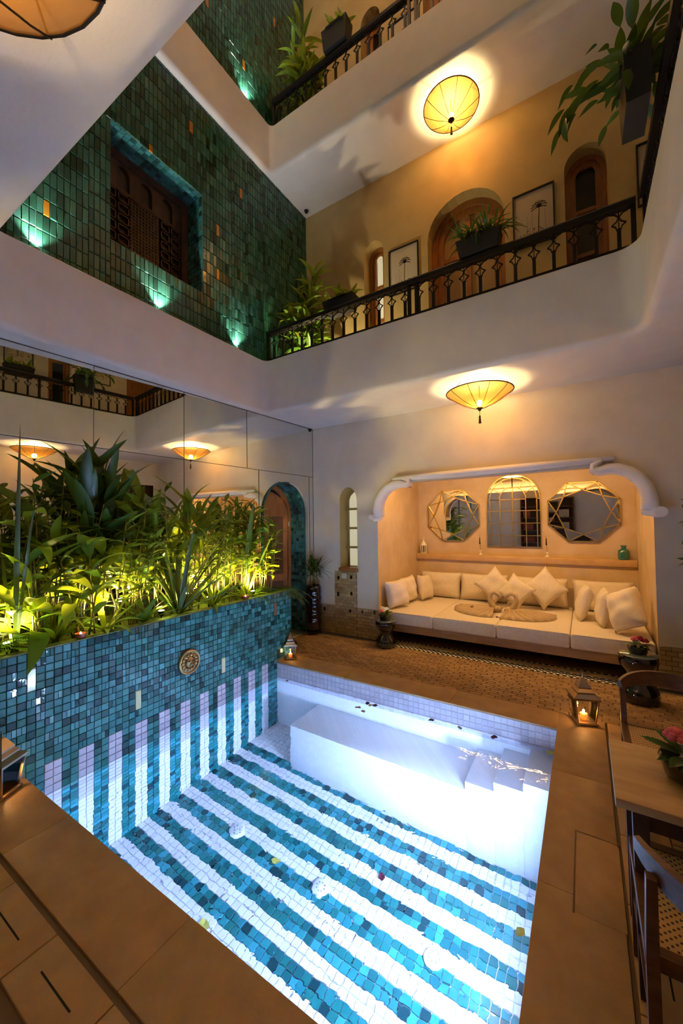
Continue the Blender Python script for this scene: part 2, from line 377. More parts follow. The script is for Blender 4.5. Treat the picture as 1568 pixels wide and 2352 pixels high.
def tiles(parent, name, cells, fr, thick, n_parts=300, tilt=0.0, gap=0.004, seen=None, jitter=0.0):
    """cells (u0,u1,v0,v1,material); the n_parts showing largest are objects, the rest one mesh of kind stuff"""
    o, U, Vv, N = fr; rec = []
    for c in cells:
        u0, u1, v0, v1, m = c[:5]
        ctr = o + U * (u0 + u1) / 2 + Vv * (v0 + v1) / 2
        q = [project(o + U * a + Vv * b) for a, b in ((u0, v0), (u1, v0), (u1, v1), (u0, v1))]
        ar = 0.0
        if all(q):
            ar = abs(sum(q[i][0] * q[(i + 1) % 4][1] - q[(i + 1) % 4][0] * q[i][1] for i in range(4))) / 2
            cx = sum(p[0] for p in q) / 4; cy = sum(p[1] for p in q) / 4
            if not (-10 < cx < 1578 and -10 < cy < 2362) or (seen and not seen(cx, cy)): ar = 0.0
        w, h = u1 - u0 - gap, v1 - v0 - gap
        tx, ty = random.gauss(0, tilt), random.gauss(0, tilt)
        Nn = (N + U * tx + Vv * ty).normalized(); Un = (U - Nn * U.dot(Nn)).normalized(); Vn = Nn.cross(Un)
        t = thick + random.uniform(-jitter, jitter)
        M = Matrix(((Un.x * w, Vn.x * h, Nn.x * t, ctr.x), (Un.y * w, Vn.y * h, Nn.y * t, ctr.y), (Un.z * w, Vn.z * h, Nn.z * t, ctr.z), (0, 0, 0, 1)))
        rec.append((ar, M, m))
    rec.sort(key=lambda r: -r[0])
    k = min(n_parts, sum(1 for r in rec if r[0] > 0))
    for ar, M, m in rec[:k]: place(tile_mesh(m), name, M, parent)
    rest = rec[k:]
    if rest:
        mb = MB(); mats = []; unit = [(-.5, -.5, 0), (.5, -.5, 0), (.5, .5, 0), (-.5, .5, 0), (-.47, -.47, 1), (.47, -.47, 1), (.47, .47, 1), (-.47, .47, 1)]
        for ar, M, m in rest:
            if m not in mats: mats.append(m)
            mb.mi = mats.index(m); mb.rv = random.uniform(0.001, 0.999); n = len(mb.v)
            mb.v += [tuple(M @ Vector(p)) for p in unit]
            for q in ((4, 5, 6, 7), (0, 1, 5, 4), (1, 2, 6, 5), (2, 3, 7, 6), (3, 0, 4, 7)): mb.face(tuple(n + i for i in q))
        mb.build(name + '_field', mats, parent, kind='stuff', fix=False)

def subtract_rects(c, holes):
    u = (c[0] + c[1]) / 2; v = (c[2] + c[3]) / 2
    return not any(h[0] < u < h[1] and h[2] < v < h[3] for h in holes)

# ---- sofa wall with the niche, the slit window and the arched doors of the galleries
NX0, NX1, NYB, NZT = 1.12, 4.06, 1.55, 2.42
niche_poly = [(NX0, 0), (NX1, 0), (NX1, 1.66)] + arc(3.72, 1.66, 0.34, 0, PI / 2, 10, 0.42)[1:] + [(3.58, 2.06), (3.60, 2.13), (1.58, 2.11), (1.60, 2.04)] + arc(1.46, 1.66, 0.34, PI / 2, PI, 10, 0.40)
WIN = arch_poly(0.515, 0.80, 0.95, 2.10, 12, 0.35)
DOORS1 = [(0.97, 1.275, 5.50, 0.3), (1.895, 2.81, 5.61, 0.0), (3.41, 3.79, 5.52, 0.1)]
DOORS2 = [(0.97, 1.275, 8.85, 0.3), (1.895, 2.81, 8.95, 0.0), (3.41, 3.79, 8.85, 0.1)]
holes = [(niche_poly, 0.12, NICHEP), (WIN, 0.22, OLIVE)]
wall_holes('wall_back', FR_SOFA, [(-0.3, 0), (XR + 0.2, 0), (XR + 0.2, F1 - 0.1), (-0.3, F1 - 0.1)], holes, TADELAKT)
holes = []
for a, b, t, p in DOORS1: holes.append((arch_poly(a, b, F1 + 0.005, t, 14, p), 0.22, OCHREP))
for a, b, t, p in DOORS2: holes.append((arch_poly(a, b, F2 + 0.005, t, 14, p), 0.22, OCHREP))
wall_holes('wall_back_gallery', FR_SOFA, [(-0.3, F1 - 0.1), (XR + 0.2, F1 - 0.1), (XR + 0.2, HT), (-0.3, HT)], holes, OCHREP)

# niche shell
mb = MB()
mb.quad((NX0, 0.12, 0), (NX0, NYB, 0), (NX0, NYB, NZT), (NX0, 0.12, NZT))
mb.quad((NX1, NYB, 0), (NX1, 0.12, 0), (NX1, 0.12, NZT), (NX1, NYB, NZT))
mb.quad((NX0, NYB, 0), (NX1, NYB, 0), (NX1, NYB, NZT), (NX0, NYB, NZT))
mb.quad((NX0, 0.0, NZT), (NX1, 0.0, NZT), (NX1, NYB, NZT), (NX0, NYB, NZT))
mb.box(NX0 + 0.001, NX1 - 0.001, 1.44, NYB - 0.002, 0.0, 0.98)
mb.build('wall_niche', NICHEP, kind='structure', fix=False)
mb = MB().bevbox(NX0 + 0.003, NX1 - 0.003, 1.40, NYB - 0.003, 0.982, 1.07, 0.008)
mb.build('trim_1', pmat('shelf_ochre', (0.60, 0.38, 0.16), 0.4, noise=(6, (0.52, 0.31, 0.12))), kind='structure', smooth=True)

# moulding over the niche: an arm at each end and a straight bar, a trim of plaster
mo = thing('trim_2', 'white plaster moulding scrolled over the sofa niche', 'moulding', (2.59, 0, 2.1)); mo['kind'] = 'structure'; del mo['category']; del mo['label']
def sweep(mb, pts, w, d, n=10):
    """rounded strip of width w lying on the wall y=0, standing d proud"""
    P = [Vector((p[0], 0, p[1])) for p in pts]; base = len(mb.v)
    for i, p in enumerate(P):
        t = (P[min(i + 1, len(P) - 1)] - P[max(i - 1, 0)]).normalized(); s = Vector((-t.z, 0, t.x))
        ww = w if not hasattr(w, '__len__') else w[i]
        for k in range(n + 1):
            a = PI * k / n; mb.v.append(tuple(p + s * math.cos(a) * ww / 2 + Vector((0, -d * (math.sin(a) ** 0.6) if 0 < k < n else 0.03, 0))))
    for i in range(len(P) - 1):
        for k in range(n):
            a = base + i * (n + 1) + k; mb.face((a, a + 1, a + n + 2, a + n + 1))
    mb.face(tuple(base + k for k in range(n + 1))); e = base + (len(P) - 1) * (n + 1); mb.face(tuple(e + k for k in reversed(range(n + 1))))
mb = MB(); sweep(mb, [(1.385, 2.165), (2.0, 2.17), (3.0, 2.185), (3.765, 2.20)], [0.05, 0.085, 0.085, 0.05], 0.09); mb.build('bar', MOULD, mo, smooth='all')
mb = MB(); sweep(mb, [(1.145, 1.67), (1.145, 1.78), (1.165, 1.88), (1.22, 1.98), (1.30, 2.05), (1.39, 2.09), (1.47, 2.095), (1.545, 2.085), (1.60, 2.09), (1.60, 2.13), (1.54, 2.155)], [.14, .13, .125, .12, .115, .11, .10, .085, .07, .06, .05], 0.10)
mb.build('arm', MOULD, mo, smooth='all')
mb = MB(); sweep(mb, [(4.035, 1.69), (4.035, 1.79), (4.01, 1.90), (3.955, 1.99), (3.88, 2.06), (3.79, 2.095), (3.71, 2.10), (3.635, 2.085), (3.58, 2.10), (3.585, 2.145), (3.66, 2.185)], [.15, .13, .125, .12, .115, .11, .105, .095, .08, .06, .05], 0.10)
mb.build('arm', MOULD, mo, smooth='all')
mb = MB(); mb.tube([(4.10, -0.02, 1.66), (4.10, -0.13, 1.66)], 0.05, 14); mb.tube([(3.97, -0.02, 1.665), (4.09, -0.06, 1.655)], [0.03, 0.05], 10); mb.build('scroll', MOULD, mo, smooth=True)
mb = MB(); mb.tube([(1.09, -0.02, 1.655), (1.20, -0.06, 1.65)], [0.05, 0.035], 10); mb.tube([(1.085, -0.02, 1.665), (1.085, -0.13, 1.665)], 0.032, 12); mb.build('scroll', MOULD, mo, smooth=True)

# ---- left wall: lower part behind the mirrors, upper part tiled green
ARCHD = arch_poly(-1.02, -0.15, 0.0, 2.165, 16, 0.0)
wall_holes('wall_left', (V3(-0.012 + 0.06 * 0.7, 0, 0), V3(0.06, 1, 0), V3(0, 0, 1), V3(1, -0.06, 0).normalized()), [(YBK, -1.5), (0.05, -1.5), (0.05, H1 + 0.3), (YBK, H1 + 0.3)], [(ARCHD, 0.42, GROUTD)], TADELAKT)
DW = (-2.91, -1.915, 4.19, 5.30)      # carved window in the green wall: y0,y1,z0,z1 measured in its wall face
rect = [(DW[0], DW[2]), (DW[1], DW[2]), (DW[1], DW[3]), (DW[0], DW[3])]
gw = wall_holes('wall_green', FR_LEFT(GW - 0.012), [(-4.6, H1 + 0.2), (0.02, H1 + 0.2), (0.02, HT), (-4.6, HT)], [(rect, 0.30, GROUTD)], GROUTD)
cells = []
def green_field(z0, z1, y0, y1):
    h = 0.132; y = y0; off = 0.0; left = 0
    while y < y1 - 0.004:
        if left <= 0: off = random.choice((0.0, 0.0, 0.0, 0.044, 0.088)); left = random.choice((2, 3, 4, 6, 8))
        left -= 1
        wd = min(random.choice((0.044, 0.046, 0.048)), y1 - y); z = z0 - off
        for e_ in (DW[0], DW[1]):
            if y < e_ - 1e-4 < y + wd + 0.012: wd = e_ - y
        while z < z1:
            m = OCHRET if random.random() < 0.007 else GREEN
            c = [y, y + wd, max(z, z0), min(z + h, z1), m]
            if c[1] > DW[0] and c[0] < DW[1]:        # cut round the window
                for lo, hi in ((c[2], min(c[3], DW[2])), (max(c[2], DW[3]), c[3])):
                    if hi - lo > 0.012: cells.append((c[0], c[1], lo, hi, m))
            elif c[3] - c[2] > 0.012: cells.append(tuple(c))
            z += h
        y += wd
green_field(Z1 - 0.06, H2 + 0.02, -4.3, 0.0)
green_field(Z2 - 0.06, HT - 0.02, -3.2, 0.0)
tiles(gw, 'tile', cells, FR_LEFT(GW - 0.012), 0.012, 300, tilt=0.022, gap=0.0032, seen=lambda u, v: u / 497 + v / 545 > 1 and not (u > 640 and v > 560), jitter=0.0015)
# tiled reveal of the carved window
ts = []
for k in range(20):
    y = DW[0] + (DW[1] - DW[0]) * k / 20; y2 = DW[0] + (DW[1] - DW[0]) * (k + 1) / 20
    for j in range(6): ts.append((y, y2, -0.30 + j * 0.05, -0.25 + j * 0.05, TEAL))
tiles(gw, 'lintel_tile', ts, (V3(GW - 0.012, 0, DW[3]), V3(0, 1, 0), V3(1, 0, 0), V3(0, 0, -1)), 0.008, 160, tilt=0.01)
ts = []
for k in range(20):
    z = DW[2] + (DW[3] - DW[2]) * k / 20; z2 = DW[2] + (DW[3] - DW[2]) * (k + 1) / 20
    for j in range(6): ts.append((z, z2, -0.30 + j * 0.05, -0.25 + j * 0.05, TEAL if (k + j) % 3 else GREEN))
tiles(gw, 'jamb_tile', ts, (V3(GW - 0.012, DW[1], 0), V3(0, 0, 1), V3(1, 0, 0), V3(0, -1, 0)), 0.008, 160, tilt=0.01)

# ---- right wall, wall behind the camera, roof
wall_holes('wall_right', FR_RIGHT, [(-0.2, -0.02), (6.5, -0.02), (6.5, HT), (-0.2, HT)],
           [([(0.12, 0.001), (1.15, 0.001), (1.15, 2.5), (0.12, 2.5)], 0.15, WOODD), (arch_poly(1.80, 2.15, F1 + 0.005, 5.6, 10), 0.10, TADELAKT), (arch_poly(0.08, 0.72, F1 + 0.005, 5.5, 10), 0.10, TADELAKT)], TADELAKT)
mb = MB(); mb.quad((XR + 0.2, YBK, 0), (-0.3, YBK, 0), (-0.3, YBK, HT), (XR + 0.2, YBK, HT)); mb.build('wall_front', TADELAKT, kind='structure', fix=False)
mb = MB(); mb.box(-0.4, XR + 0.3, YBK - 0.1, 0.3, HT, HT + 0.2); mb.build('ceiling', PLASTER, kind='structure')

# ---- galleries: soffit, fascia and kerb in one ring round the opening
def gallery(name, zc, zf, zt, x0, x1, y0, y1, radii):
    loop = []; no = []
    cs = [(x0, y0, PI, 1.5 * PI, 0), (x1, y0, 1.5 * PI, 2 * PI, 1), (x1, y1, 0, PI / 2, 2), (x0, y1, PI / 2, PI, 3)]
    OX0, OX1, OY0, OY1 = -0.32, XR + 0.1, YBK, 0.06
    outer = []
    for cx, cy, a0, a1, qi in cs:
        r = radii[qi]
        mx = cx + r if cx == x0 else cx - r; my = cy + r if cy == y0 else cy - r
        ox = OX0 if cx == x0 else OX1; oy = OY0 if cy == y0 else OY1
        n = 12
        for i in range(n + 1):
            a = a0 + (a1 - a0) * i / n
            loop.append((mx + r * math.cos(a), my + r * math.sin(a))); no.append((math.cos(a), math.sin(a)))
            h = i / n
            # the outer boundary runs side - corner - side
            first_x = qi in (0, 2)     # arc starts on an x side (normal along x)
            if first_x:
                outer.append((ox, my + (oy - my) * min(1, h * 2)) if h <= 0.5 else (ox + (mx - ox) * (h * 2 - 1), oy))
            else:
                outer.append((mx + (ox - mx) * min(1, h * 2), oy) if h <= 0.5 else (ox, oy + (my - oy) * (h * 2 - 1)))
    R = 0.055
    prof = [(None, zf), (0.11, zf), (0.11, zt - 0.012), (0.098, zt), (0.012, zt), (0.0, zt - 0.012)]
    prof += [(R * (1 - math.cos(t)), zc + R * (1 - math.sin(t))) for t in [PI / 12 * k for k in range(0, 7)]]
    prof += [(None, zc)]
    mb = MB(); n = len(loop)
    for off, z in prof:
        for (lx, ly), (nx, ny), (ox, oy) in zip(loop, no, outer):
            if off is None: mb.v.append((ox, oy, z))
            else: mb.v.append((lx + nx * off, ly + ny * off, z))
    for i in range(len(prof) - 1):
        for k in range(n):
            mb.face((i * n + k, i * n + (k + 1) % n, (i + 1) * n + (k + 1) % n, (i + 1) * n + k))
    return mb.build(name, PLASTER, kind='structure', smooth=True)
gallery('ceiling_gallery', H1, F1, Z1, GX0, GX1, GY0, GY1, (0.1, 0.16, 0.16, 0.07))
gallery('ceiling_upper_gallery', H2, F2, Z2, GX0, GX1, GY0, G2Y1, (0.1, 0.16, 0.16, 0.07))

# ---- floor
mb = MB(); zf = -0.012
FX0, FX1, FY0, FY1 = -0.5, XR + 0.1, YBK - 0.05, NYB
bx0, bx1, by0, by1 = PX - 0.0, PXR + 0.02, PYN - 0.02, PYB + 0.02
for a, b, c, d in ((FX0, FX1, FY0, by0), (FX0, FX1, by1, FY1), (FX0, bx0 - 0.06, by0, by1), (bx1, FX1, by0, by1)):
    mb.box(a, b, c, d, -0.25, zf)
fl = mb.build('floor', GROUT, kind='structure')
def field(u0, u1, v0, v1, lu, lv, along_u=True, m=FLOORT, holes=()):
    out = []; v = v0; row = 0
    while v < v1 - 0.006:
        u = u0 - (lu / 2 if row % 2 else 0) - random.uniform(0, lu * 0.3)
        vv = min(v + lv, v1)
        while u < u1 - 0.006:
            a = max(u, u0); b = min(u + lu, u1)
            if b - a > 0.012 and subtract_rects((a, b, v, vv), holes): out.append((a, b, v, vv, m) if along_u else (v, vv, a, b, m))
            u += lu
        v = vv; row += 1
    return out
cells = field(0.02, XR - 0.02, PYB + CO, -0.12, 0.115, 0.046, holes=[(-0.1, 0.42, -5, -1.0)])       # between coping and sofa
cells += field(PYN - CO - 0.02, PYB + CO, PXR + CO + 0.20, XR - 0.02, 0.115, 0.046, along_u=False)                 # under the table
cells += field(0.44, PXR + CO + 0.2, -5.4, PYN - CO - 0.24, 0.16, 0.11)                                    # in front, near the camera
tiles(fl, 'floor_tile', cells, FR_UP(-0.012), 0.0115, 300, tilt=0.003, gap=0.004)
# black and white mosaic strip in front of the sofa
BWm = pmat('mosaic_black', (0.02, 0.02, 0.022), 0.25); WWm = pmat('mosaic_white', (0.80, 0.76, 0.66), 0.3)
mb = MB(); mb.mi = 0; mb.box(1.2, 4.06, -0.118, 0.16, -0.011, -0.002)
for i in range(95):
    for j in range(9):
        if (i + j) % 2: continue
        cx = 1.215 + i * 0.03; cy = -0.103 + j * 0.03; a = 0.0205; mb.mi = 1; n = len(mb.v)
        mb.v += [(cx - a, cy, -0.0008), (cx, cy - a, -0.0008), (cx + a, cy, -0.0008), (cx, cy + a, -0.0008)]; mb.face((n, n + 1, n + 2, n + 3))
mb.build('mosaic_strip', [BWm, WWm], fl, kind='stuff', fix=False)
mb = MB(); mb.box(1.12, 4.06, 0.16, 1.44, -0.012, -0.001); mb.build('niche_floor', FLOORT, fl)

# ---- coping of stone slabs round the pool, then a gap and a band of slabs with slots
cp = tag(bpy.data.objects.new('floor_coping', None), kind='structure'); COL.objects.link(cp); cp.location = (1.9, -2.5, 0)
def slab(x0, x1, y0, y1, name='slab', parent=cp, top=0.0, m=STONE, b=0.003):
    return MB().bevbox(x0, x1, y0, y1, -0.016, top, b).build(name, m, parent, smooth=True)
g = 0.0006
xs = [PX - 0.02, 1.35, 2.45, PXR]
for a, b in zip(xs[:-1], xs[1:]): slab(a + g, b - g, PYB - 0.005, PYB + CO)
ys = [PYB + CO, -1.85, -2.75, PYN]
for a, b in zip(ys[:-1], ys[1:]): slab(PXR - 0.004, PXR + CO + 0.02, b + g, a - g)
xs = [PX - 0.02, 1.05, 2.1, 3.0, PXR + CO + 0.02]
for a, b in zip(xs[:-1], xs[1:]): slab(a + g, b - g, PYN - CO, PYN + 0.004)
slab(3.425, 3.60, -2.83, -2.36, 'skimmer_lid', top=0.0016, b=0.003)
mb = MB()
for q in ((3.417, 3.424, -2.838, -2.352), (3.417, 3.605, -2.352, -2.345)): mb.box(*q, -0.01, 0.0007)
mb.build('lid_joint', GROUT, cp)
xb = PXR + CO + 0.02
def slotted(x0, x1, y0, y1, slot):
    mb = MB(); mb.bevbox(x0, x1, y0, y1, -0.05, -0.002, 0.004); o = mb.build('border_slab', STONE, fl, smooth=True)
    if slot: MB().box(*slot, -0.01, -0.0012).build('drain_slot', pmat('slot_black', (0.01, 0.008, 0.006), 0.9) if 'slot_black' not in MATS else MATS['slot_black'], o)
y = PYB + CO
while y > -4.0:
    y2 = y - 0.42; xm = xb + 0.115
    slotted(xb + 0.016, xb + 0.195, y2 + 0.004, y, (xm - 0.003, xm + 0.003, y2 + 0.10, y - 0.12)); y = y2
x = PX
while x < PXR + CO + 0.1:
    x2 = min(x + 0.42, PXR + CO + 0.2); yb = PYN - CO
    slotted(x + 0.004, x2, yb - 0.20, yb - 0.022, (x + 0.10, x2 - 0.10, yb - 0.115, yb - 0.109)); x = x2

# ---- pool basin
def brickmat(name, c1, c2, sx=0.05, mort=0.02, rough=0.4):
    m = bpy.data.materials.new(name); m.use_nodes = True; N = m.node_tree.nodes; L = m.node_tree.links; b = N['Principled BSDF']
    tc = N.new('ShaderNodeTexCoord'); br = N.new('ShaderNodeTexBrick'); br.inputs['Scale'].default_value = 1.0; br.offset = 0.0
    br.inputs['Brick Width'].default_value = sx; br.inputs['Row Height'].default_value = sx; br.inputs['Mortar Size'].default_value = mort * sx
    br.inputs['Color1'].default_value = (*c1, 1); br.inputs['Color2'].default_value = tuple(x * 0.95 for x in c1) + (1,); br.inputs['Mortar'].default_value = (*c2, 1)
    sep = N.new('ShaderNodeSeparateXYZ'); L.new(tc.outputs['Object'], sep.inputs[0]); cmb = N.new('ShaderNodeCombineXYZ')
    ad = N.new('ShaderNodeMath'); L.new(sep.outputs[0], ad.inputs[0]); L.new(sep.outputs[1], ad.inputs[1])
    L.new(ad.outputs[0], cmb.inputs[0]); L.new(sep.outputs[2], cmb.inputs[1]); L.new(cmb.outputs[0], br.inputs['Vector'])
    L.new(br.outputs[0], b.inputs['Base Color']); b.inputs['Roughness'].default_value = rough; return m
BASIN = brickmat('white_tile_grid', (0.80, 0.81, 0.85), (0.68, 0.70, 0.76))
pool = tag(bpy.data.objects.new('floor_pool', None), kind='structure'); COL.objects.link(pool); pool.location = (1.9, -2.5, PZ)
T = 0.05
MB().box(PX - T, PXR + T, PYN - T, PYB + T, PZ - 0.06, PZ - 0.008).build('basin_floor', GROUTW, pool)
MB().box(PX, PXR + T, PYB, PYB + T + 0.2, PZ - 0.02, -0.017).build('basin_wall', BASIN, pool)
MB().box(PXR, PXR + T, PYN, PYB, PZ - 0.02, -0.017).build('basin_wall', BASIN, pool)
MB().box(PX, PXR + T, PYN - T, PYN, PZ - 0.02, -0.017).build('basin_wall', BASIN, pool)
MB().bevbox(1.03, 2.70, -1.76, PYB - 0.001, PZ - 0.02, -0.58, 0.004).build('bench', BASIN, pool, smooth=True)
for x0, x1, zt in ((2.70, 2.90, -0.47), (2.90, 3.096, -0.35), (3.096, PXR - 0.001, -0.235)):
    MB().bevbox(x0, x1, -1.76, PYB - 0.001, PZ - 0.02, zt, 0.003).build('step', BASIN, pool, smooth=True)
# striped floor: tiles of 5 cm, teal stripes two tiles wide
TP = 0.0506; S0 = -3.542
def stripe_white(y): return ((y - S0) % (4 * TP)) < 2 * TP
cells = []; nrow = 0
y = S0 - 2 * TP
while y < PYB - 0.001:
    x = PX
    while x < PXR - 0.001:
        yc = y + TP / 2; white = stripe_white(yc) or yc > -1.72
        if not (yc > -1.76 and x > 1.03):
            cells.append((x, min(x + TP, PXR), max(y, PYN), min(y + TP, PYB), WHITET if white else TEALP))
        x += TP
    y += TP
tiles(pool, 'floor_tile', cells, FR_UP(PZ - 0.008), 0.008, 300, tilt=0.004, gap=0.003)
# band of white tiles above the water on the far wall
cells = [(x * TP + PX + 0.004, min((x + 1) * TP + PX + 0.004, PXR), -0.017 - (j + 1) * TP, -0.017 - j * TP, WHITET_UNLIT) for x in range(56) for j in range(5)]
tiles(pool, 'wall_tile', cells, (V3(0, PYB, 0), V3(1, 0, 0), V3(0, 0, 1), V3(0, -1, 0)), 0.004, 300, tilt=0.004, gap=0.002)
# drain covers on the floor
for dx, dy in ((1.135, -2.535), (1.93, -2.53), (2.71, -2.51)):
    v = thing('pool_inlet', 'x', 'pool inlet', (dx, dy, PZ)); 
    v['label'] = {1.135: 'white round inlet on the striped pool floor, farthest from the camera', 1.93: 'white round inlet on the striped pool floor, middle of three', 2.71: 'white round inlet on the striped pool floor, closest to the camera'}[dx]
    v['group'] = 'inlets on the pool floor'
    MB().lathe((dx, dy, PZ), [(0.060, 0.001), (0.060, 0.010), (0.05, 0.016), (0.0, 0.018)], 24, cap=False).build('cover', VENT, v, smooth=True)
    mb = MB()
    for k in range(8):
        a = 2 * PI * k / 8; mb.lathe((dx + 0.03 * math.cos(a), dy + 0.03 * math.sin(a), PZ + 0.0165), [(0.006, 0), (0.006, 0.002)], 8)
    mb.build('hole_ring', pmat('vent_grey', (0.25, 0.3, 0.4), 0.6) if 'vent_grey' not in MATS else MATS['vent_grey'], v)
    MB().lathe((dx, dy, PZ + 0.017), [(0.014, 0), (0.012, 0.004)], 12).build('screw', VENT, v)
# underwater lamp in the right wall, below the coping
LY, LZ = -2.62, -0.62
t_ = thing('pool_lamp', 'round underwater lamp in the right pool wall', 'pool lamp', (PXR, LY, LZ))
MB().tube([(PXR + 0.001, LY, LZ), (PXR - 0.02, LY, LZ)], [0.15, 0.135], 24).build('housing', STEEL, t_, smooth=True)
MB().tube([(PXR - 0.02, LY, LZ), (PXR - 0.026, LY, LZ)], [0.128, 0.12], 24).build('lens', pmat('pool_lens', (1, 1, 1), 0.3, emit=(C_POOL, 25)), t_, smooth=True)
lamp('AREA', 'pool_light', (PXR - 0.05, LY, LZ), E_POOL, C_POOL, (PX, LY + 0.1, -0.30), 0.26, parent=t_)

# ---- planter wall
plw = tag(bpy.data.objects.new('wall_planter', None), kind='structure'); COL.objects.link(plw); plw.location = (PX, -2.5, 0)
PY0, PY1 = -4.45, -1.03
mb = MB(); mb.box(PX - 0.07, PX - 0.010, PY0, PY1, 0.0, PTOP - 0.008); mb.box(PX - 0.07, PX - 0.010, PYN - T, PYB + T, PZ - 0.02, 0.0); mb.build('wall_core', GROUTB, plw)
MB().box(-0.01, PX - 0.07, PY1 - 0.05, PY1, 0, PTOP - 0.008).build('end_wall', GROUTB, plw)
MB().box(PX - 0.075, PX, PY0, PY1 + 0.003, PTOP - 0.008, PTOP).build('rim', pmat('mossy_rim', (0.16, 0.19, 0.06), 0.5, noise=(20, (0.08, 0.10, 0.03)), bump=(40, 0.4)), plw)
cells = []
ny = int((PY1 - PY0) / TP); z0 = PTOP - 0.008 - 42 * TP
def snap(yc, zc, nw, nh):     # an accent takes the place of nw x nh tiles
    i = round((PY1 - yc) / TP - nw / 2); j = round((zc - z0) / TP - nh / 2)
    return (PY1 - (i + nw) * TP, PY1 - i * TP, z0 + j * TP, z0 + (j + nh) * TP)
ACC = [snap(-3.64, 0.595, 1, 3), snap(-2.92, 0.18, 1, 3), snap(-2.045, 0.19, 1, 3), snap(-1.315, 0.595, 1, 3)]
for j in range(42):
    z = z0 + j * TP
    i = 0
    while i < ny:
        y = PY1 - (i + 1) * TP; yc = y + TP / 2; zc = z + TP / 2
        if zc < 0 and not (PYN < yc < PYB) or zc < PZ - TP: i += 1; continue
        if not subtract_rects((y, y + TP, z, z + TP), ACC): i += 1; continue
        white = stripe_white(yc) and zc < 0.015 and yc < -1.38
        if white: m = WHITET if zc < WZ - 0.3 else WHITET_UNLIT
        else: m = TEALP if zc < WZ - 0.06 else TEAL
        if not white and random.random() < 0.22 and zc > 0.0:     # half tiles
            cells.append((y, y + TP / 2, z, z + TP, m)); cells.append((y + TP / 2, y + TP, z, z + TP, m))
        else: cells.append((y, y + TP, z, z + TP, m))
        i += 1
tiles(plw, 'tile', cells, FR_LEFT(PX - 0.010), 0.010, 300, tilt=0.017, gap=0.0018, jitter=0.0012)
tiles(plw, 'accent_tile', [(*a, m) for a, m in zip(ACC, (CREAMT, CREAMT, CREAMT, COPPERT))], FR_LEFT(PX - 0.010), 0.012, 10, gap=0.004)
cells = [(-PX + 0.001 + x * TP, -PX + 0.001 + (x + 1) * TP, z0 + j * TP, z0 + (j + 1) * TP, TEAL) for x in range(8) for j in range(42) if z0 + j * TP > 0]
tiles(plw, 'end_tile', cells, (V3(0, PY1, 0), V3(-1, 0, 0), V3(0, 0, 1), V3(0, 1, 0)), 0.008, 0, tilt=0.01, gap=0.003)
MB().box(-0.20, PX - 0.07, PY0, PY1 - 0.05, 0.60, 0.735).build('soil', SOIL, plw)

# ---- water
def water_mat():
    m = bpy.data.materials.new('water'); m.use_nodes = True; N = m.node_tree.nodes; L = m.node_tree.links; N.remove(N['Principled BSDF'])
    g_ = N.new('ShaderNodeBsdfGlass'); g_.inputs['IOR'].default_value = 1.33; g_.inputs['Roughness'].default_value = 0.0; g_.inputs['Color'].default_value = (0.96, 0.985, 1, 1)
    tc = N.new('ShaderNodeTexCoord'); mp = N.new('ShaderNodeMapping'); L.new(tc.outputs['Object'], mp.inputs[0])
    nz = N.new('ShaderNodeTexNoise'); nz.inputs['Scale'].default_value = 9; nz.inputs['Detail'].default_value = 2.5; nz.inputs['Distortion'].default_value = 0.6; L.new(mp.outputs[0], nz.inputs['Vector'])
    bp = N.new('ShaderNodeBump'); bp.inputs['Strength'].default_value = 0.16; bp.inputs['Distance'].default_value = 0.012
    L.new(nz.outputs['Fac'], bp.inputs['Height']); L.new(bp.outputs[0], g_.inputs['Normal']); L.new(g_.outputs[0], N['Material Output'].inputs[0]); return m
mb = MB(); mb.quad((PX, PYN, WZ), (PXR, PYN, WZ), (PXR, PYB, WZ), (PX, PYB, WZ))
tag(mb.build('water', water_mat(), fix=False), 'clear calm water filling the lit plunge pool', 'water', kind='structure')
# ================================================================== ARCHITECTURAL FITTINGS
# ---- wall mirrors on the left wall: panes with fine seams
wm = thing('wall_mirror', 'large seamed mirror cladding the wall behind the planter', 'mirror', (0, -2.0, 0.6))
ZS = 2.29; MT = 0.06
def pane(poly, tilt_y=0.0, tilt_z=0.0, x=0.0):
    yc = (min(q[0] for q in poly) + max(q[0] for q in poly)) / 2; k_ = MT + tilt_y     # the mirror wall runs slightly askew to the pool
    fr = (V3(MT * (yc + 0.7) - k_ * yc, 0, 0), V3(k_, 1, 0), V3(tilt_z, 0, 1).normalized(), V3(1, -k_, 0).normalized())
    MB().prism(poly, fr, -0.006, 0.0).build('pane', BIGMIRROR, wm)
g = 0.0022
def rp(y0, y1, z0, z1): return [(y0 + g, z0 + g), (y1 - g, z0 + g), (y1 - g, z1 - g), (y0 + g, z1 - g)]
for (y0, y1, t) in ((-4.55, -3.0, 0.004), (-3.0, -2.13, 0.002), (-2.13, -1.274, -0.001), (-1.274, -0.003, 0.0)):
    pane(rp(y0, y1, ZS, H1 - 0.004), t, 0.0)
for (y0, y1, t) in ((-4.55, -3.0, 0.003), (-3.0, -2.13, 0.0), (-2.13, -1.083, -0.002)):
    pane(rp(y0, y1, 0.55, ZS), t, 0.0)
AR = arc(-0.585, 1.73, 0.445, PI, 0, 24)
pane([(-1.083 + g, 0.84)] + [(-1.03, 0.84)] + AR + [(-0.14, 0.45), (-0.093 - g, 0.45), (-0.093 - g, ZS - g), (-1.083 + g, ZS - g)])
pane(rp(-0.093, -0.003, 0.45, ZS))
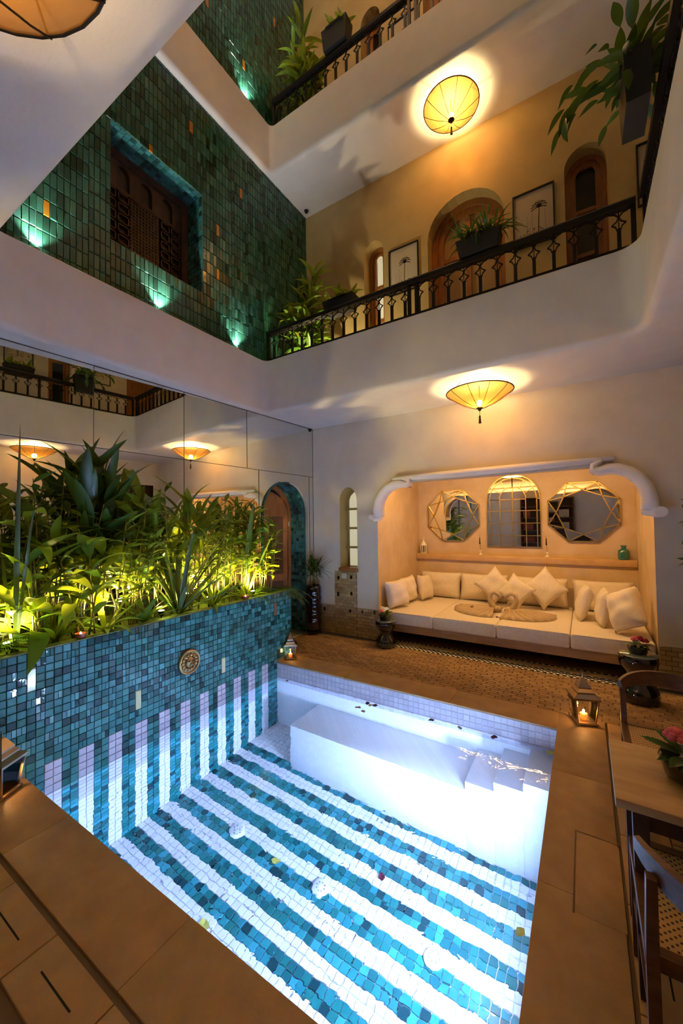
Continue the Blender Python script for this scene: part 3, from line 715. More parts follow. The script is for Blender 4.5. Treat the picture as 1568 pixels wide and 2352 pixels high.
# seams show as dark lines
mb = MB(); s = 0.0025
def mx_(y): return MT * (y + 0.7)
def seam(y0, z0, y1, z1, w=0.0025): mb.bar((mx_(y0), y0, z0), (mx_(y1), y1, z1), 2 * w, 0.006, (1, 0, 0))
for y in (-3.0, -2.13, -1.274): seam(y, ZS, y, H1 - 0.004)
for y in (-3.0, -2.13, -1.083, -0.093): seam(y, 0.6, y, ZS)
seam(-4.55, ZS, 0, ZS); seam(-4.55, H1 - 0.004, 0, H1 - 0.004, 0.004); seam(-0.004, 0.45, -0.004, H1 - 0.002)
mb.build('seam', SEAM, wm, kind='stuff')

# ---- tiled arch doorway in the left wall
dr = tag(bpy.data.objects.new('door_1', None), kind='structure'); COL.objects.link(dr); dr.location = (-0.2, -0.585, 0)
fr = FR_LEFT(-0.02)
out = []
prof = [(-0.15, z) for z in [0.05 * k for k in range(0, 35)]]
R = 0.435; ctr = (-0.585, 1.73)
for j in range(5):       # reveal tiles, five deep
    d0, d1 = -0.02 - j * 0.05, -0.02 - (j + 1) * 0.05
    for k in range(34):
        z = k * 0.051
        n_ = len(out); out.append(('s', d0, d1, z, z + 0.051))
mbp = {}
def rev_tiles():
    cells = [(d1, d0, z0, z1, TEAL) for _, d0, d1, z0, z1 in out]
    tiles(dr, 'jamb_tile', cells, (V3(0, -0.15, 0), V3(1, 0, 0), V3(0, 0, 1), V3(0, -1, 0)), 0.008, 300, tilt=0.012, gap=0.003)
rev_tiles()
na = 27
for k in range(na):      # tiles round the arch
    a = PI * (k + 0.5) / na; rad = V3(0, math.cos(a), math.sin(a)); tan = V3(0, -math.sin(a), math.cos(a))
    c = V3(0, ctr[0], ctr[1]) + rad * R
    for j in range(5):
        cc = c + V3(-0.045 - j * 0.05, 0, 0); wd = R * PI / na - 0.003
        Nn = (-rad + V3(random.gauss(0, .012), 0, 0)).normalized()
        M = Matrix(((tan.x * wd, 0.047, Nn.x * 0.008, cc.x), (tan.y * wd, 0, Nn.y * 0.008, cc.y), (tan.z * wd, 0, Nn.z * 0.008, cc.z), (0, 0, 0, 1)))
        place(tile_mesh(TEAL), 'arch_tile', M, dr)
# thin teal edge band on the wall face
mb = MB(); rr = arc(ctr[0], ctr[1], 0.455, 0, PI, 28); ri = arc(ctr[0], ctr[1], 0.43, 0, PI, 28)
poly = [(-0.13, 0)] + rr + [(-1.04, 0.8)] + [(-1.015, 0.8)] + list(reversed(ri)) + [(-0.155, 0)]
mb.prism(poly, FR_LEFT(-0.004), -0.02, 0.004); mb.build('arch_edge', TEAL, dr)
# wooden frame and door leaf, half open
ro = arch_poly(-1.02, -0.15, 0, 2.165, 18); r2 = arch_poly(-0.95, -0.22, 0.0, 2.095, 18)
mb = MB(); base = FR_LEFT(-0.27); k = len(ro); n = 0
o_, U_, V_, N_ = base
for d in (0.0, -0.05):
    for (a, b) in ro[1:] + [ro[0]]: mb.v.append(tuple(o_ + U_ * a + V_ * b + N_ * d))
    for (a, b) in r2[1:] + [r2[0]]: mb.v.append(tuple(o_ + U_ * a + V_ * b + N_ * d))
m_ = len(ro)
for i in range(m_ - 1):
    mb.face((i, i + 1, m_ + i + 1, m_ + i)); mb.face((m_ + i, m_ + i + 1, 3 * m_ + i + 1, 3 * m_ + i))
mb.build('door_frame', WOODL, dr)
leaf = arch_poly(-0.62, -0.2, 0.01, 2.06, 14, 0.0)
lr = (V3(-0.30, -0.22, 0), V3(-0.42, -0.9, 0).normalized(), V3(0, 0, 1), V3(0.9, -0.42, 0).normalized())
half = [(0, 0.01), (0.36, 0.01), (0.36, 2.08)] + [(0.36 - 0.36 * math.sin(t), 1.73 + 0.35 * math.cos(t)) for t in [PI / 2 * q / 8 for q in range(1, 9)]]
dl = MB().prism(half, lr, -0.02, 0.02).build('door_leaf', WOODL, dr)
mb = MB()
for z0, z1 in ((0.15, 0.75), (0.85, 1.7)):
    mb.prism([(0.07, z0), (0.29, z0), (0.29, z1), (0.07, z1)], lr, 0.02, 0.026)
mb.build('door_panel', WOOD, dl)
MB().box(-0.46, -0.44, -1.1, -0.1, 0, 2.2).build('door_backing', WOODD, dr)
MB().box(-0.435, -0.33, -1.0, -0.62, 0.01, 1.95).build('door_leaf', WOODL, dr)
MB().box(-0.29, -0.262, -0.215, -0.195, 1.55, 1.62).build('hinge', SWITCH, dr)

# ---- slit window beside the niche
wn = tag(bpy.data.objects.new('window_1', None), kind='structure'); COL.objects.link(wn); wn.location = (0.65, 0.15, 0.95)
MB().prism(arch_poly(0.51, 0.805, 0.94, 2.11, 12, 0.35), FR_SOFA, -0.225, -0.21).build('frame_board', OLIVE, wn)
for z0, z1 in ((0.965, 1.22), (1.25, 1.50), (1.53, 1.78), (1.81, 2.04)):
    p = [(0.555, z0), (0.765, z0), (0.765, z1), (0.555, z1)] if z1 < 2 else [(0.555, z0), (0.765, z0), (0.765, 1.93), (0.74, 1.99), (0.66, 2.06), (0.58, 1.99), (0.555, 1.93)]
    MB().prism(p, FR_SOFA, -0.21, -0.205).build('pane', FROST, wn)
mb = MB()
for z in (1.235, 1.515, 1.795): mb.box(0.52, 0.795, 0.17, 0.21, z - 0.016, z + 0.016)
mb.build('glazing_bar', MATS['olive_frame'], wn)
MB().bevbox(0.50, 0.81, -0.035, 0.21, 0.905, 0.955, 0.006).build('window_sill', WOODL, wn, smooth=True)

# ---- arched doors of the galleries
def gallery_door(idx, x0, x1, zt, p, zf, wide):
    d = tag(bpy.data.objects.new('door_%d' % idx, None), kind='structure'); COL.objects.link(d); d.location = ((x0 + x1) / 2, 0.2, zf)
    outer = arch_poly(x0 - 0.01, x1 + 0.01, zf, zt + 0.01, 16, p)
    MB().prism(outer, FR_SOFA, -0.24, -0.222).build('door_backing', WOOD if not wide else pmat('door_curtain%d' % idx, (0.45, 0.30, 0.14), 0.7), d)
    t = 0.05 if not wide else 0.075
    for q, (dd0, dd1, inset) in enumerate(((-0.222, -0.16, 0.0), (-0.222, -0.185, t))):
        a = arch_poly(x0 + inset, x1 - inset, zf, zt - inset, 16, p); b = arch_poly(x0 + inset + t, x1 - inset - t, zf, zt - inset - t, 16, p)
        mb = MB(); fr = FR_SOFA; A = a[1:] + [a[0]]; B = b[1:] + [b[0]]; m_ = len(A)
        for dd in (dd1, dd0):
            for (u, v) in A: mb.v.append(tuple(fr[0] + fr[1] * u + fr[2] * v + fr[3] * dd))
            for (u, v) in B: mb.v.append(tuple(fr[0] + fr[1] * u + fr[2] * v + fr[3] * dd))
        for i in range(m_ - 1):
            mb.face((i, i + 1, m_ + i + 1, m_ + i)); mb.face((m_ + i, m_ + i + 1, 3 * m_ + i + 1, 3 * m_ + i))
        mb.build('door_frame', WOODL, d)
    if not wide:
        z = zf + 0.15; w0, w1 = x0 + 2 * t + 0.005, x1 - 2 * t - 0.005
        while z < zt - 0.5:
            MB().box(w0, w1, 0.212, 0.219, z, z + 0.42).build('pane', DARKGL if idx != 2 else FROST, d)
            MB().box(w0 - 0.01, w1 + 0.01, 0.19, 0.215, z + 0.43, z + 0.47).build('rail', WOODL, d); z += 0.48
        pl = arch_poly(w0, w1, z, zt - 2 * t - 0.01, 10, p)
        MB().prism(pl, FR_SOFA, -0.219, -0.212).build('pane', DARKGL if idx != 2 else FROST, d)
    else:
        xm = (x0 + x1) / 2
        MB().box(xm - 0.03, xm + 0.03, 0.19, 0.22, zf, zt - 0.2).build('mullion', WOODL, d)
        for z in (zf + 0.9, zf + 1.55): MB().box(x0 + 0.14, x1 - 0.14, 0.195, 0.22, z, z + 0.05).build('rail', WOODL, d)
k = 2
for dset, zf in ((DOORS1, F1 + 0.005), (DOORS2, F2 + 0.005)):
    for i, (a, b, t, p) in enumerate(dset):
        gallery_door(k, a, b, t, p, zf, i == 1); k += 1

# ---- carved wooden window in the green wall
cw = tag(bpy.data.objects.new('window_2', None), kind='structure'); COL.objects.link(cw); cw.location = (GW - 0.28, (DW[0] + DW[1]) / 2, DW[2])
y0, y1, z0, z1 = DW; X = GW - 0.305
MB().box(X - 0.02, X - 0.004, y0 - 0.02, y1 + 0.02, z0 - 0.02, z1 + 0.02).build('backing', WOODD, cw)
FRC = FR_LEFT(X)
W_, H_ = y1 - y0, z1 - z0
fb = 0.09
for (a, b, c, d) in ((y0, y1, z1 - fb, z1), (y0, y1, z0, z0 + fb), (y0, y0 + fb, z0 + fb, z1 - fb), (y1 - fb, y1, z0 + fb, z1 - fb)):
    MB().prism([(a, c), (b, c), (b, d), (a, d)], FRC, 0.0, 0.05).build('frame_board', SCREENW, cw)
zt0 = z0 + 0.66 * H_
holes_ = []
for q in range(3):
    yc = y0 + W_ * (0.26 + 0.24 * q); holes_.append(arch_poly(yc - 0.065, yc + 0.065, zt0 + 0.03, z1 - fb - 0.02, 8, 0.3))
mb = MB(); outer = [(y0 + fb, zt0), (y1 - fb, zt0), (y1 - fb, z1 - fb), (y0 + fb, z1 - fb)]
flat = outer + [p for h in holes_ for p in h]; mb.v = [tuple(FRC[0] + FRC[1] * a + FRC[2] * b + FRC[3] * 0.03) for a, b in flat]
for t in geometry.tessellate_polygon([[Vector((a, b, 0)) for a, b in lp] for lp in [outer] + holes_]): mb.face(tuple(t))
for h in holes_:
    n = len(mb.v); kk = len(h); mb.v += [tuple(FRC[0] + FRC[1] * a + FRC[2] * b + FRC[3] * dd) for dd in (0.03, 0.0) for a, b in h]
    for i in range(kk): mb.face((n + i, n + (i + 1) % kk, n + kk + (i + 1) % kk, n + kk + i))
mb.build('arcade_board', SCREENW, cw, fix=False)
for c0, c1 in ((0.09, 0.20), (0.20, 0.33), (0.66, 0.78), (0.78, 0.91)):
    for r in range(6):
        a, b = y0 + W_ * c0 + 0.008, y0 + W_ * c1 - 0.008; c = z0 + fb + (zt0 - z0 - fb) * r / 6 + 0.008; d = c + (zt0 - z0 - fb) / 6 - 0.016
        mb = MB()
        for e in ((a, b, c, c + 0.012), (a, b, d - 0.012, d), (a, a + 0.012, c, d), (b - 0.012, b, c, d)): mb.prism([(e[0], e[2]), (e[1], e[2]), (e[1], e[3]), (e[0], e[3])], FRC, 0, 0.03)
        mb.build('lattice_cell', SCREENW, cw)
a, b, c, d = y0 + W_ * 0.335, y0 + W_ * 0.655, z0 + fb, zt0
MB().prism([(a, c), (b, c), (b, d), (a, d)], FRC, 0, 0.012).build('panel', SCREENW, cw)
mb = MB(); st = 0.034
i = 0
yy = a
while yy < b - st * 0.5:
    zz = c
    while zz < d - st * 0.5:
        mb.obox((X + 0.016, yy + st / 2, zz + st / 2), (0.008, 0, 0), (0, st * .33, st * .33), (0, -st * .33, st * .33)); zz += st
    yy += st
mb.build('carved_lattice', SCREENW, cw, kind='stuff')

# ---- wainscot of small tiles on the sofa wall
ws = tag(bpy.data.objects.new('baseboard_back', None), kind='structure'); COL.objects.link(ws); ws.location = (0.6, 0, 0)
acc = [(0.22, 0.33), (0.30, 0.25), (0.66, 0.335), (0.86, 0.30), (1.04, 0.36)]
def wains(x0, x1, z0, z1):
    out = []; z = z0; r = 0
    while z < z1 - 0.01:
        x = x0 - (0.045 if r % 2 else 0)
        while x < x1 - 0.01:
            a, b = max(x, x0), min(x + 0.09, x1)
            if b - a > 0.012: out.append((a, b, z, min(z + 0.045, z1), WAINT))
            x += 0.09
        z += 0.045; r += 1
    return out
cells = wains(-0.02, 0.415, 0.0, 0.405) + wains(0.415, 0.785, 0.0, 0.90) + wains(0.785, 1.115, 0.0, 0.41) + wains(4.065, XR - 0.02, 0.0, 0.40)
dark = [(0.47, 0.50, 0.78, 0.83), (0.68, 0.715, 0.80, 0.85), (0.46, 0.49, 0.54, 0.60), (0.68, 0.715, 0.57, 0.62), (0.22, 0.25, 0.31, 0.36), (0.66, 0.69, 0.33, 0.37), (0.86, 0.875, 0.33, 0.38), (1.045, 1.075, 0.33, 0.40), (0.14, 0.17, 0.20, 0.25), (4.25, 4.31, 0.26, 0.34)]
tiles(ws, 'tile', cells, FR_SOFA, 0.010, 300, tilt=0.006, gap=0.003)
tiles(ws, 'accent_tile', [(*d, WAIND) for d in dark[:-1]] + [(*dark[-1], WHITET)], FR_SOFA, 0.014, 20, tilt=0.02, gap=0.0)
MB().box(-0.02, 1.115, -0.002, 0.001, 0, 0.405).build('tile_bed', GROUT, ws); MB().box(4.065, XR, -0.002, 0.001, 0, 0.4).build('tile_bed', GROUT, ws)
MB().box(0.415, 0.785, -0.002, 0.001, 0.405, 0.90).build('tile_bed', GROUT, ws)
sw = thing('light_switch', 'small pale light switch on the tiles below the slit window', 'switch', (0.575, -0.01, 0.80))
MB().bevbox(0.545, 0.625, -0.022, -0.0105, 0.80, 0.875, 0.004).build('plate', SWITCH, sw, smooth=True); MB().bevbox(0.57, 0.60, -0.027, -0.022, 0.82, 0.855, 0.002).build('rocker', SWITCH, sw, smooth=True)

# ---- small dome cameras
for (x, y, z, lab) in ((0.04, -0.06, 3.015, 'tiny black dome camera where the mirror meets the lower ceiling'), (0.06, -0.12, 6.325, 'tiny black dome camera under the upper gallery by the green wall')):
    c = thing('dome_camera', lab, 'camera', (x, y, z), group='dome cameras')
    MB().lathe((x, y, z), [(0.032, -0.002), (0.032, -0.014), (0.0, -0.014)], 16, cap=False).build('base', BLACKP, c, smooth=True)
    MB().blob((x, y, z - 0.022), 0.023, 2).build('dome', BLACKC, c, smooth='all')

# ---- ledge uplights washing the green tiles
k = 0
for (y, z, lab) in ((-3.47, Z1, 'uplight on the white ledge, nearest the camera, under the green tiles'), (-2.45, Z1, 'uplight on the white ledge below the carved window'), (-1.45, Z1, 'uplight on the white ledge toward the corner plants'),
               (-1.27, Z2, 'uplight on the upper white ledge under the green tiles')):
    u = thing('ledge_uplight', lab, 'uplight', (0.005, y, z), group='ledge uplights')
    MB().lathe((-0.004, y, z - 0.0), [(0.020, 0.0), (0.020, 0.018), (0.015, 0.020)], 14).build('can', STEEL, u, smooth=True)
    MB().lathe((-0.004, y, z + 0.0205), [(0.013, 0), (0.013, 0.001)], 12).build('lens', pmat('uplight_lens%d' % k, (1, 1, 1), 0.4, emit=(C_LEDGE, 40)), u); k += 1
    lamp('SPOT', 'uplight_beam', (0.0, y, z + 0.03), E_LEDGE, C_LEDGE, (-0.06, y, z + 0.5), 0.012, math.radians(95), 0.8, parent=u)

# ---- iron railings
def baluster_mesh(h, pitch):
    mb = MB(); w = 0.015
    mb.box(-w / 2, w / 2, -w / 2, w / 2, 0, h * 0.52)
    mb.box(-0.013, 0.013, -0.012, 0.012, 0, h * 0.5)
    c = h * 0.64; r = 0.045
    star = [(r * math.sin(PI / 3 * q) * (0.92 if q % 3 else 0.75), c + r * 1.35 * math.cos(PI / 3 * q)) for q in range(6)]
    star = [(0, c + 0.058), (0.015, c + 0.020), (0.047, c - 0.002), (0.022, c - 0.020), (0.012, c - 0.052), (-0.012, c - 0.052), (-0.022, c - 0.020), (-0.047, c - 0.002), (-0.015, c + 0.020)]
    for i in range(len(star)):
        a, b = star[i], star[(i + 1) % len(star)]; mb.bar((a[0], 0, a[1]), (b[0], 0, b[1]), 0.008, 0.010, (0, 1, 0))
    mb.bar((0, 0, h * 0.5), (0, 0, h * 0.64 + 0.06), 0.007, 0.007)
    for s in (-1, 1):
        pts = [(0, c + 0.055), (s * pitch * 0.2, c + 0.085), (s * pitch * 0.38, h * 0.93), (s * pitch * 0.5, h)]
        for a, b in zip(pts[:-1], pts[1:]): mb.bar((a[0], 0, a[1]), (b[0], 0, b[1]), 0.009, 0.010, (0, 1, 0))
    mb.bar((0, 0, c + 0.05), (0, 0, h), 0.008, 0.008)
    return mb.mesh('baluster', IRON)
def railing(label, a, b, z, h, pitch, newels=()):
    a = Vector(a); b = Vector(b); d = (b - a); L = d.length; d.normalize(); ang = math.atan2(d.y, d.x)
    r = thing('railing', label, 'railing', (a.x, a.y, z), 0, 'iron gallery railings')
    up = V3(0, 0, 1)
    MB().bar(a + up * (z + 0.028), b + up * (z + 0.028), 0.022, 0.014).build('bottom_rail', IRON, r)
    MB().bar(a + up * (z + 0.010), b + up * (z + 0.010), 0.03, 0.006).build('sole_rail', IRON, r)
    MB().bar(a + up * (z + h - 0.045), b + up * (z + h - 0.045), 0.016, 0.012).build('under_rail', IRON, r)
    mb = MB(); s = V3(-d.y, d.x, 0); n = 0
    prof = [(-0.036, -0.034), (0.036, -0.034), (0.040, 0.0), (0.028, 0.018), (-0.028, 0.018), (-0.040, 0.0)]
    for P in (a, b):
        for q in prof: mb.v.append(tuple(P + s * q[0] + up * (z + h + q[1] - 0.018)))
    for i in range(6): mb.face((i, (i + 1) % 6, 6 + (i + 1) % 6, 6 + i))
    mb.face((5, 4, 3, 2, 1, 0)); mb.face((6, 7, 8, 9, 10, 11)); mb.build('handrail', IRON, r)
    me = baluster_mesh(h - 0.085, pitch); n = int(L / pitch)
    off = (L - n * pitch) / 2 + pitch / 2
    for i in range(n):
        p = a + d * (off + i * pitch)
        place(me, 'baluster', Matrix.Translation(p + up * (z + 0.034)) @ Matrix.Rotation(ang, 4, 'Z'), r)
    for t in newels:
        p = a + d * t; MB().box(p.x - 0.016, p.x + 0.016, p.y - 0.016, p.y + 0.016, z, z + h - 0.03).build('newel', IRON, r)
    return r
RH = 0.40
railing('black iron railing of the lower gallery above the sofa wall', (0.035, -0.955, 0), (3.90, -0.955, 0), Z1, RH, 0.152, (0.012, 1.98, 2.06, 3.85))
railing('black iron railing of the lower gallery running toward the camera at right', (3.955, -1.0, 0), (3.955, -4.0, 0), Z1, RH, 0.152, (0.0, 1.5, 2.98))
railing('black iron railing of the upper gallery', (0.035, G2Y1 + 0.045, 0), (3.90, G2Y1 + 0.045, 0), Z2, RH, 0.152, (0.012, 1.98, 2.06, 3.85))

# ---- pendants: shallow silk cones hung point down under the ceilings
def pendant(x, y, zc, R, H, label, e=1.0, col=C_BULB):
    p = thing('ceiling_lamp', label, 'ceiling lamp', (x, y, zc), group='silk cone ceiling lamps')
    n = 16; zt = zc - 0.07
    prof = [(R, 0), (R * 0.80, -H * 0.30), (R * 0.52, -H * 0.64), (R * 0.25, -H * 0.88), (0.03, -H)]
    sh = MB().lathe((x, y, zt), prof, 32, cap=False).build('shade', SHADE, p, smooth='all')
    rg = [(x + R * math.cos(2 * PI * k / 32), y + R * math.sin(2 * PI * k / 32), zt) for k in range(33)]
    MB().tube(rg, 0.006, 6, cap=False).build('rim_wire', IRON, sh)
    for k in range(10):
        a = 2 * PI * k / 10 + 0.2
        MB().tube([(x + (r + 0.003) * math.cos(a), y + (r + 0.003) * math.sin(a), zt + z - 0.003) for r, z in prof], 0.0028, 5).build('rib', IRON, sh)
    fi = MB().lathe((x, y, zt - H), [(0.032, 0.012), (0.036, 0.0), (0.02, -0.012), (0.01, -0.03)], 14).build('finial', IRON, p, smooth=True)
    t = MB(); t.tube([(x, y, zt - H - 0.02), (x, y, zt - H - 0.075)], 0.0025, 5); t.lathe((x, y, zt - H - 0.075), [(0.004, 0), (0.011, -0.012), (0.009, -0.02), (0.014, -0.085)], 10); t.build('tassel', WOODD, fi, smooth=True)
    MB().tube([(x, y, zc), (x, y, zt - H + 0.09)], 0.005, 6).build('stem', IRON, p)
    for k in range(3):
        a = 2 * PI * k / 3
        MB().tube([(x + (R - 0.01) * math.cos(a), y + (R - 0.01) * math.sin(a), zt), (x + R * 0.8 * math.cos(a), y + R * 0.8 * math.sin(a), zc - 0.002)], 0.003, 5).build('hanger', IRON, p)
    MB().blob((x, y, zt - H + 0.055), 0.028, 2, sz=1.2).build('bulb', BULB, p, smooth='all')
    lamp('POINT', 'lamp_glow', (x, y, zt - H + 0.055), E_PEND * e, col, size=0.035, parent=p)
    return p
pendant(2.60, -0.52, H1, 0.335, 0.17, 'glowing silk cone lamp above the sofa niche')
pendant(2.35, -0.45, H2, 0.30, 0.16, 'glowing silk cone lamp under the upper gallery', 1.0)
pendant(2.45, -4.53, H1, 0.33, 0.17, 'glowing silk cone lamp cut off at the top corner, under the near gallery', 0.22)
pendant(4.43, -2.45, H1, 0.33, 0.17, 'glowing silk cone lamp seen only mirrored at left, above the tall leaves', 0.6)
pendant(1.6, -5.45, H1, 0.33, 0.17, 'added silk cone fill lamp, unseen behind the camera', 0.5)  # unseen lamp, added to brighten the mirrored back of the room
pendant(2.0, -2.5, HT, 0.6, 0.3, 'added large silk cone fill lamp, unseen under the roof', 6.0, (1.0, 0.92, 0.84))  # unseen lamp, added as ambient fill for fascias and upper walls
# ================================================================== DAYBED NICHE
# ---- wooden platform and mattress sections
bs = thing('daybed_base', 'wooden daybed platform under the ivory mattress', 'daybed', (2.6, 0.7, 0))
MB().box(1.16, 4.03, 0.02, 0.05, 0.155, 0.252).build('apron', pmat('apron_wood', (0.40, 0.24, 0.10), 0.5, noise=(5, (0.30, 0.17, 0.07)), stretch=(1, 8, 8)), bs)
MB().box(1.14, 4.04, 0.05, 1.435, 0.22, 0.252).build('platform', WOOD, bs)
for x in (1.25, 2.2, 3.1, 3.95):
    MB().box(x - 0.03, x + 0.03, 0.35, 0.41, 0, 0.22).build('leg', WOODD, bs)
    MB().box(x - 0.03, x + 0.03, 1.2, 1.26, 0, 0.22).build('leg', WOODD, bs)
MX = [1.135, 1.865, 2.612, 3.343, 4.045]
LABM = ['ivory mattress section at the left end of the daybed', 'ivory mattress section under the first towel swan', 'ivory mattress section right of the towel swans', 'ivory mattress section at the right end of the daybed']
for i in range(4):
    t = thing('mattress', LABM[i], 'mattress', ((MX[i] + MX[i + 1]) / 2, 0.7, 0.253), group='daybed mattress sections')
    o = MB().bevbox(MX[i] + 0.002, MX[i + 1] - 0.002, -0.012, 1.432, 0.253, 0.408, 0.022, 3).build('body', LINENG if False else LINEN, t, smooth=True)
    mb = MB()
    x0, x1 = MX[i] + 0.003, MX[i + 1] - 0.003
    mb.tube([(x0 + 0.02, -0.006, 0.403), (x1 - 0.02, -0.006, 0.403)], 0.004, 6); mb.build('piping', LINEN, t)

# ---- cushions
def pillow_mesh(name, w, h, t, m, n=12, pinch=0.12, wrinkle=0.006, seed=0):
    rg = random.Random(seed); mb = MB()
    ph = [rg.uniform(0, 6.28) for _ in range(6)]
    def pt(i, j, s):
        u = -1 + 2 * i / n; v = -1 + 2 * j / n
        ed = (1 - abs(u) ** 2.6) * (1 - abs(v) ** 2.6)
        z = t / 2 * max(0, ed) ** 0.45 * s
        k = 1 - pinch * (1 - abs(v)) * 0 - pinch * (1 - abs(v) ** 2) * abs(u) ** 3
        l = 1 - pinch * (1 - abs(u) ** 2) * abs(v) ** 3
        wv = wrinkle * (math.sin(5 * u + 3 * v + ph[0]) + 0.7 * math.sin(9 * v - 2 * u + ph[1]) + 0.5 * math.sin(13 * u * v + ph[2])) * max(0, ed) * s
        return (u * w / 2 * k, v * h / 2 * l, z + wv)
    ids = {}
    for s in (1, -1):
        for i in range(n + 1):
            for j in range(n + 1):
                edge = i in (0, n) or j in (0, n)
                if edge and s == -1: ids[i, j, s] = ids[i, j, 1]; continue
                ids[i, j, s] = len(mb.v); mb.v.append(pt(i, j, s))
    for s in (1, -1):
        for i in range(n):
            for j in range(n):
                q = (ids[i, j, s], ids[i + 1, j, s], ids[i + 1, j + 1, s], ids[i, j + 1, s])
                mb.face(q if s == 1 else q[::-1])
    return mb
def basis(normal, roll=0.0):
    n = Vector(normal).normalized(); up = V3(0, 0, 1); u = up.cross(n)
    if u.length < 1e-3: u = V3(1, 0, 0)
    u.normalize(); v = n.cross(u)
    c, s = math.cos(roll), math.sin(roll)
    u2 = u * c + v * s; v2 = -u * s + v * c
    return u2, v2, n
def cushion(label, c, w, h, t, normal, roll=0.0, seed=0, pinch=0.10, wrinkle=0.006, group='ivory cushions on the daybed', cat='cushion'):
    u, v, n = basis(normal, roll); c = Vector(c)
    M = Matrix(((u.x, v.x, n.x, c.x), (u.y, v.y, n.y, c.y), (u.z, v.z, n.z, c.z), (0, 0, 0, 1)))
    mb = pillow_mesh('cushion', w, h, t, LINEN, 14, pinch, wrinkle, seed)
    mb.v = [tuple(M @ Vector(p)) for p in mb.v]
    zmin = min(p[2] for p in mb.v); dz = 0.409 - zmin if cat == 'cushion' and c.z - 0.6 < zmin else 0
    mb.v = [(x, y, z + dz) for x, y, z in mb.v]
    th = thing('cushion', label, cat, (c.x, c.y, 0.409), group=group)
    o = mb.build('cover', LINEN, th, smooth='all')
    # seam piping round the edge
    k = 14; e = [pt for pt in ()]
    return th
S = MX
cushion('long ivory back cushion at the left end of the daybed', (1.545, 1.30, 0.62), 0.66, 0.40, 0.17, (0, -1, 0.22), seed=1, pinch=0.06)
cushion('long ivory back cushion, second from the left, behind the pointed cushion', (2.20, 1.30, 0.62), 0.68, 0.40, 0.17, (0, -1, 0.22), seed=2, pinch=0.06)
cushion('long ivory back cushion, third from the left, behind pointed cushions', (2.95, 1.30, 0.62), 0.70, 0.40, 0.17, (0, -1, 0.22), seed=3, pinch=0.06)
cushion('long ivory back cushion at the right end of the daybed', (3.67, 1.30, 0.62), 0.66, 0.40, 0.17, (0, -1, 0.22), seed=4, pinch=0.06)
cushion('square ivory cushion standing on its corner, leftmost of three', (2.40, 1.10, 0.68), 0.40, 0.40, 0.15, (0, -1, 0.28), PI / 4, 5, 0.14)
cushion('square ivory cushion standing on its corner, middle and lowest of three', (2.70, 0.93, 0.63), 0.36, 0.36, 0.14, (-0.05, -1, 0.3), PI / 4 + 0.15, 6, 0.14)
cushion('square ivory cushion standing on its corner, rightmost of three', (3.03, 1.08, 0.67), 0.42, 0.42, 0.15, (0.05, -1, 0.28), PI / 4 - 0.05, 7, 0.14)
cushion('plump ivory cushion at the front left of the daybed', (1.27, 0.27, 0.62), 0.40, 0.38, 0.18, (0.93, -0.36, 0.16), 0.05, 8, 0.10, 0.010)
cushion('ivory cushion at the left, second behind the plump one', (1.27, 0.68, 0.62), 0.38, 0.38, 0.17, (0.98, -0.10, 0.16), 0.03, 9, 0.10, 0.008)
cushion('ivory cushion at the left, third, tucked by the back cushion', (1.42, 0.98, 0.61), 0.36, 0.38, 0.16, (0.97, -0.12, 0.22), -0.05, 10, 0.12, 0.006)
cushion('slim ivory cushion edge-on at the right, nearest the middle', (3.47, 0.80, 0.60), 0.40, 0.42, 0.15, (-0.98, -0.06, 0.26), 0.0, 11, 0.10)
cushion('ivory cushion at the right, between slim one and large round one', (3.66, 0.58, 0.60), 0.40, 0.41, 0.15, (-0.98, -0.06, 0.16), 0.0, 12, 0.10, 0.008)
cushion('large rumpled ivory cushion at the front right of the daybed', (3.84, 0.27, 0.63), 0.34, 0.43, 0.25, (-0.62, -0.66, 0.34), 0.50, 13, 0.08, 0.013)

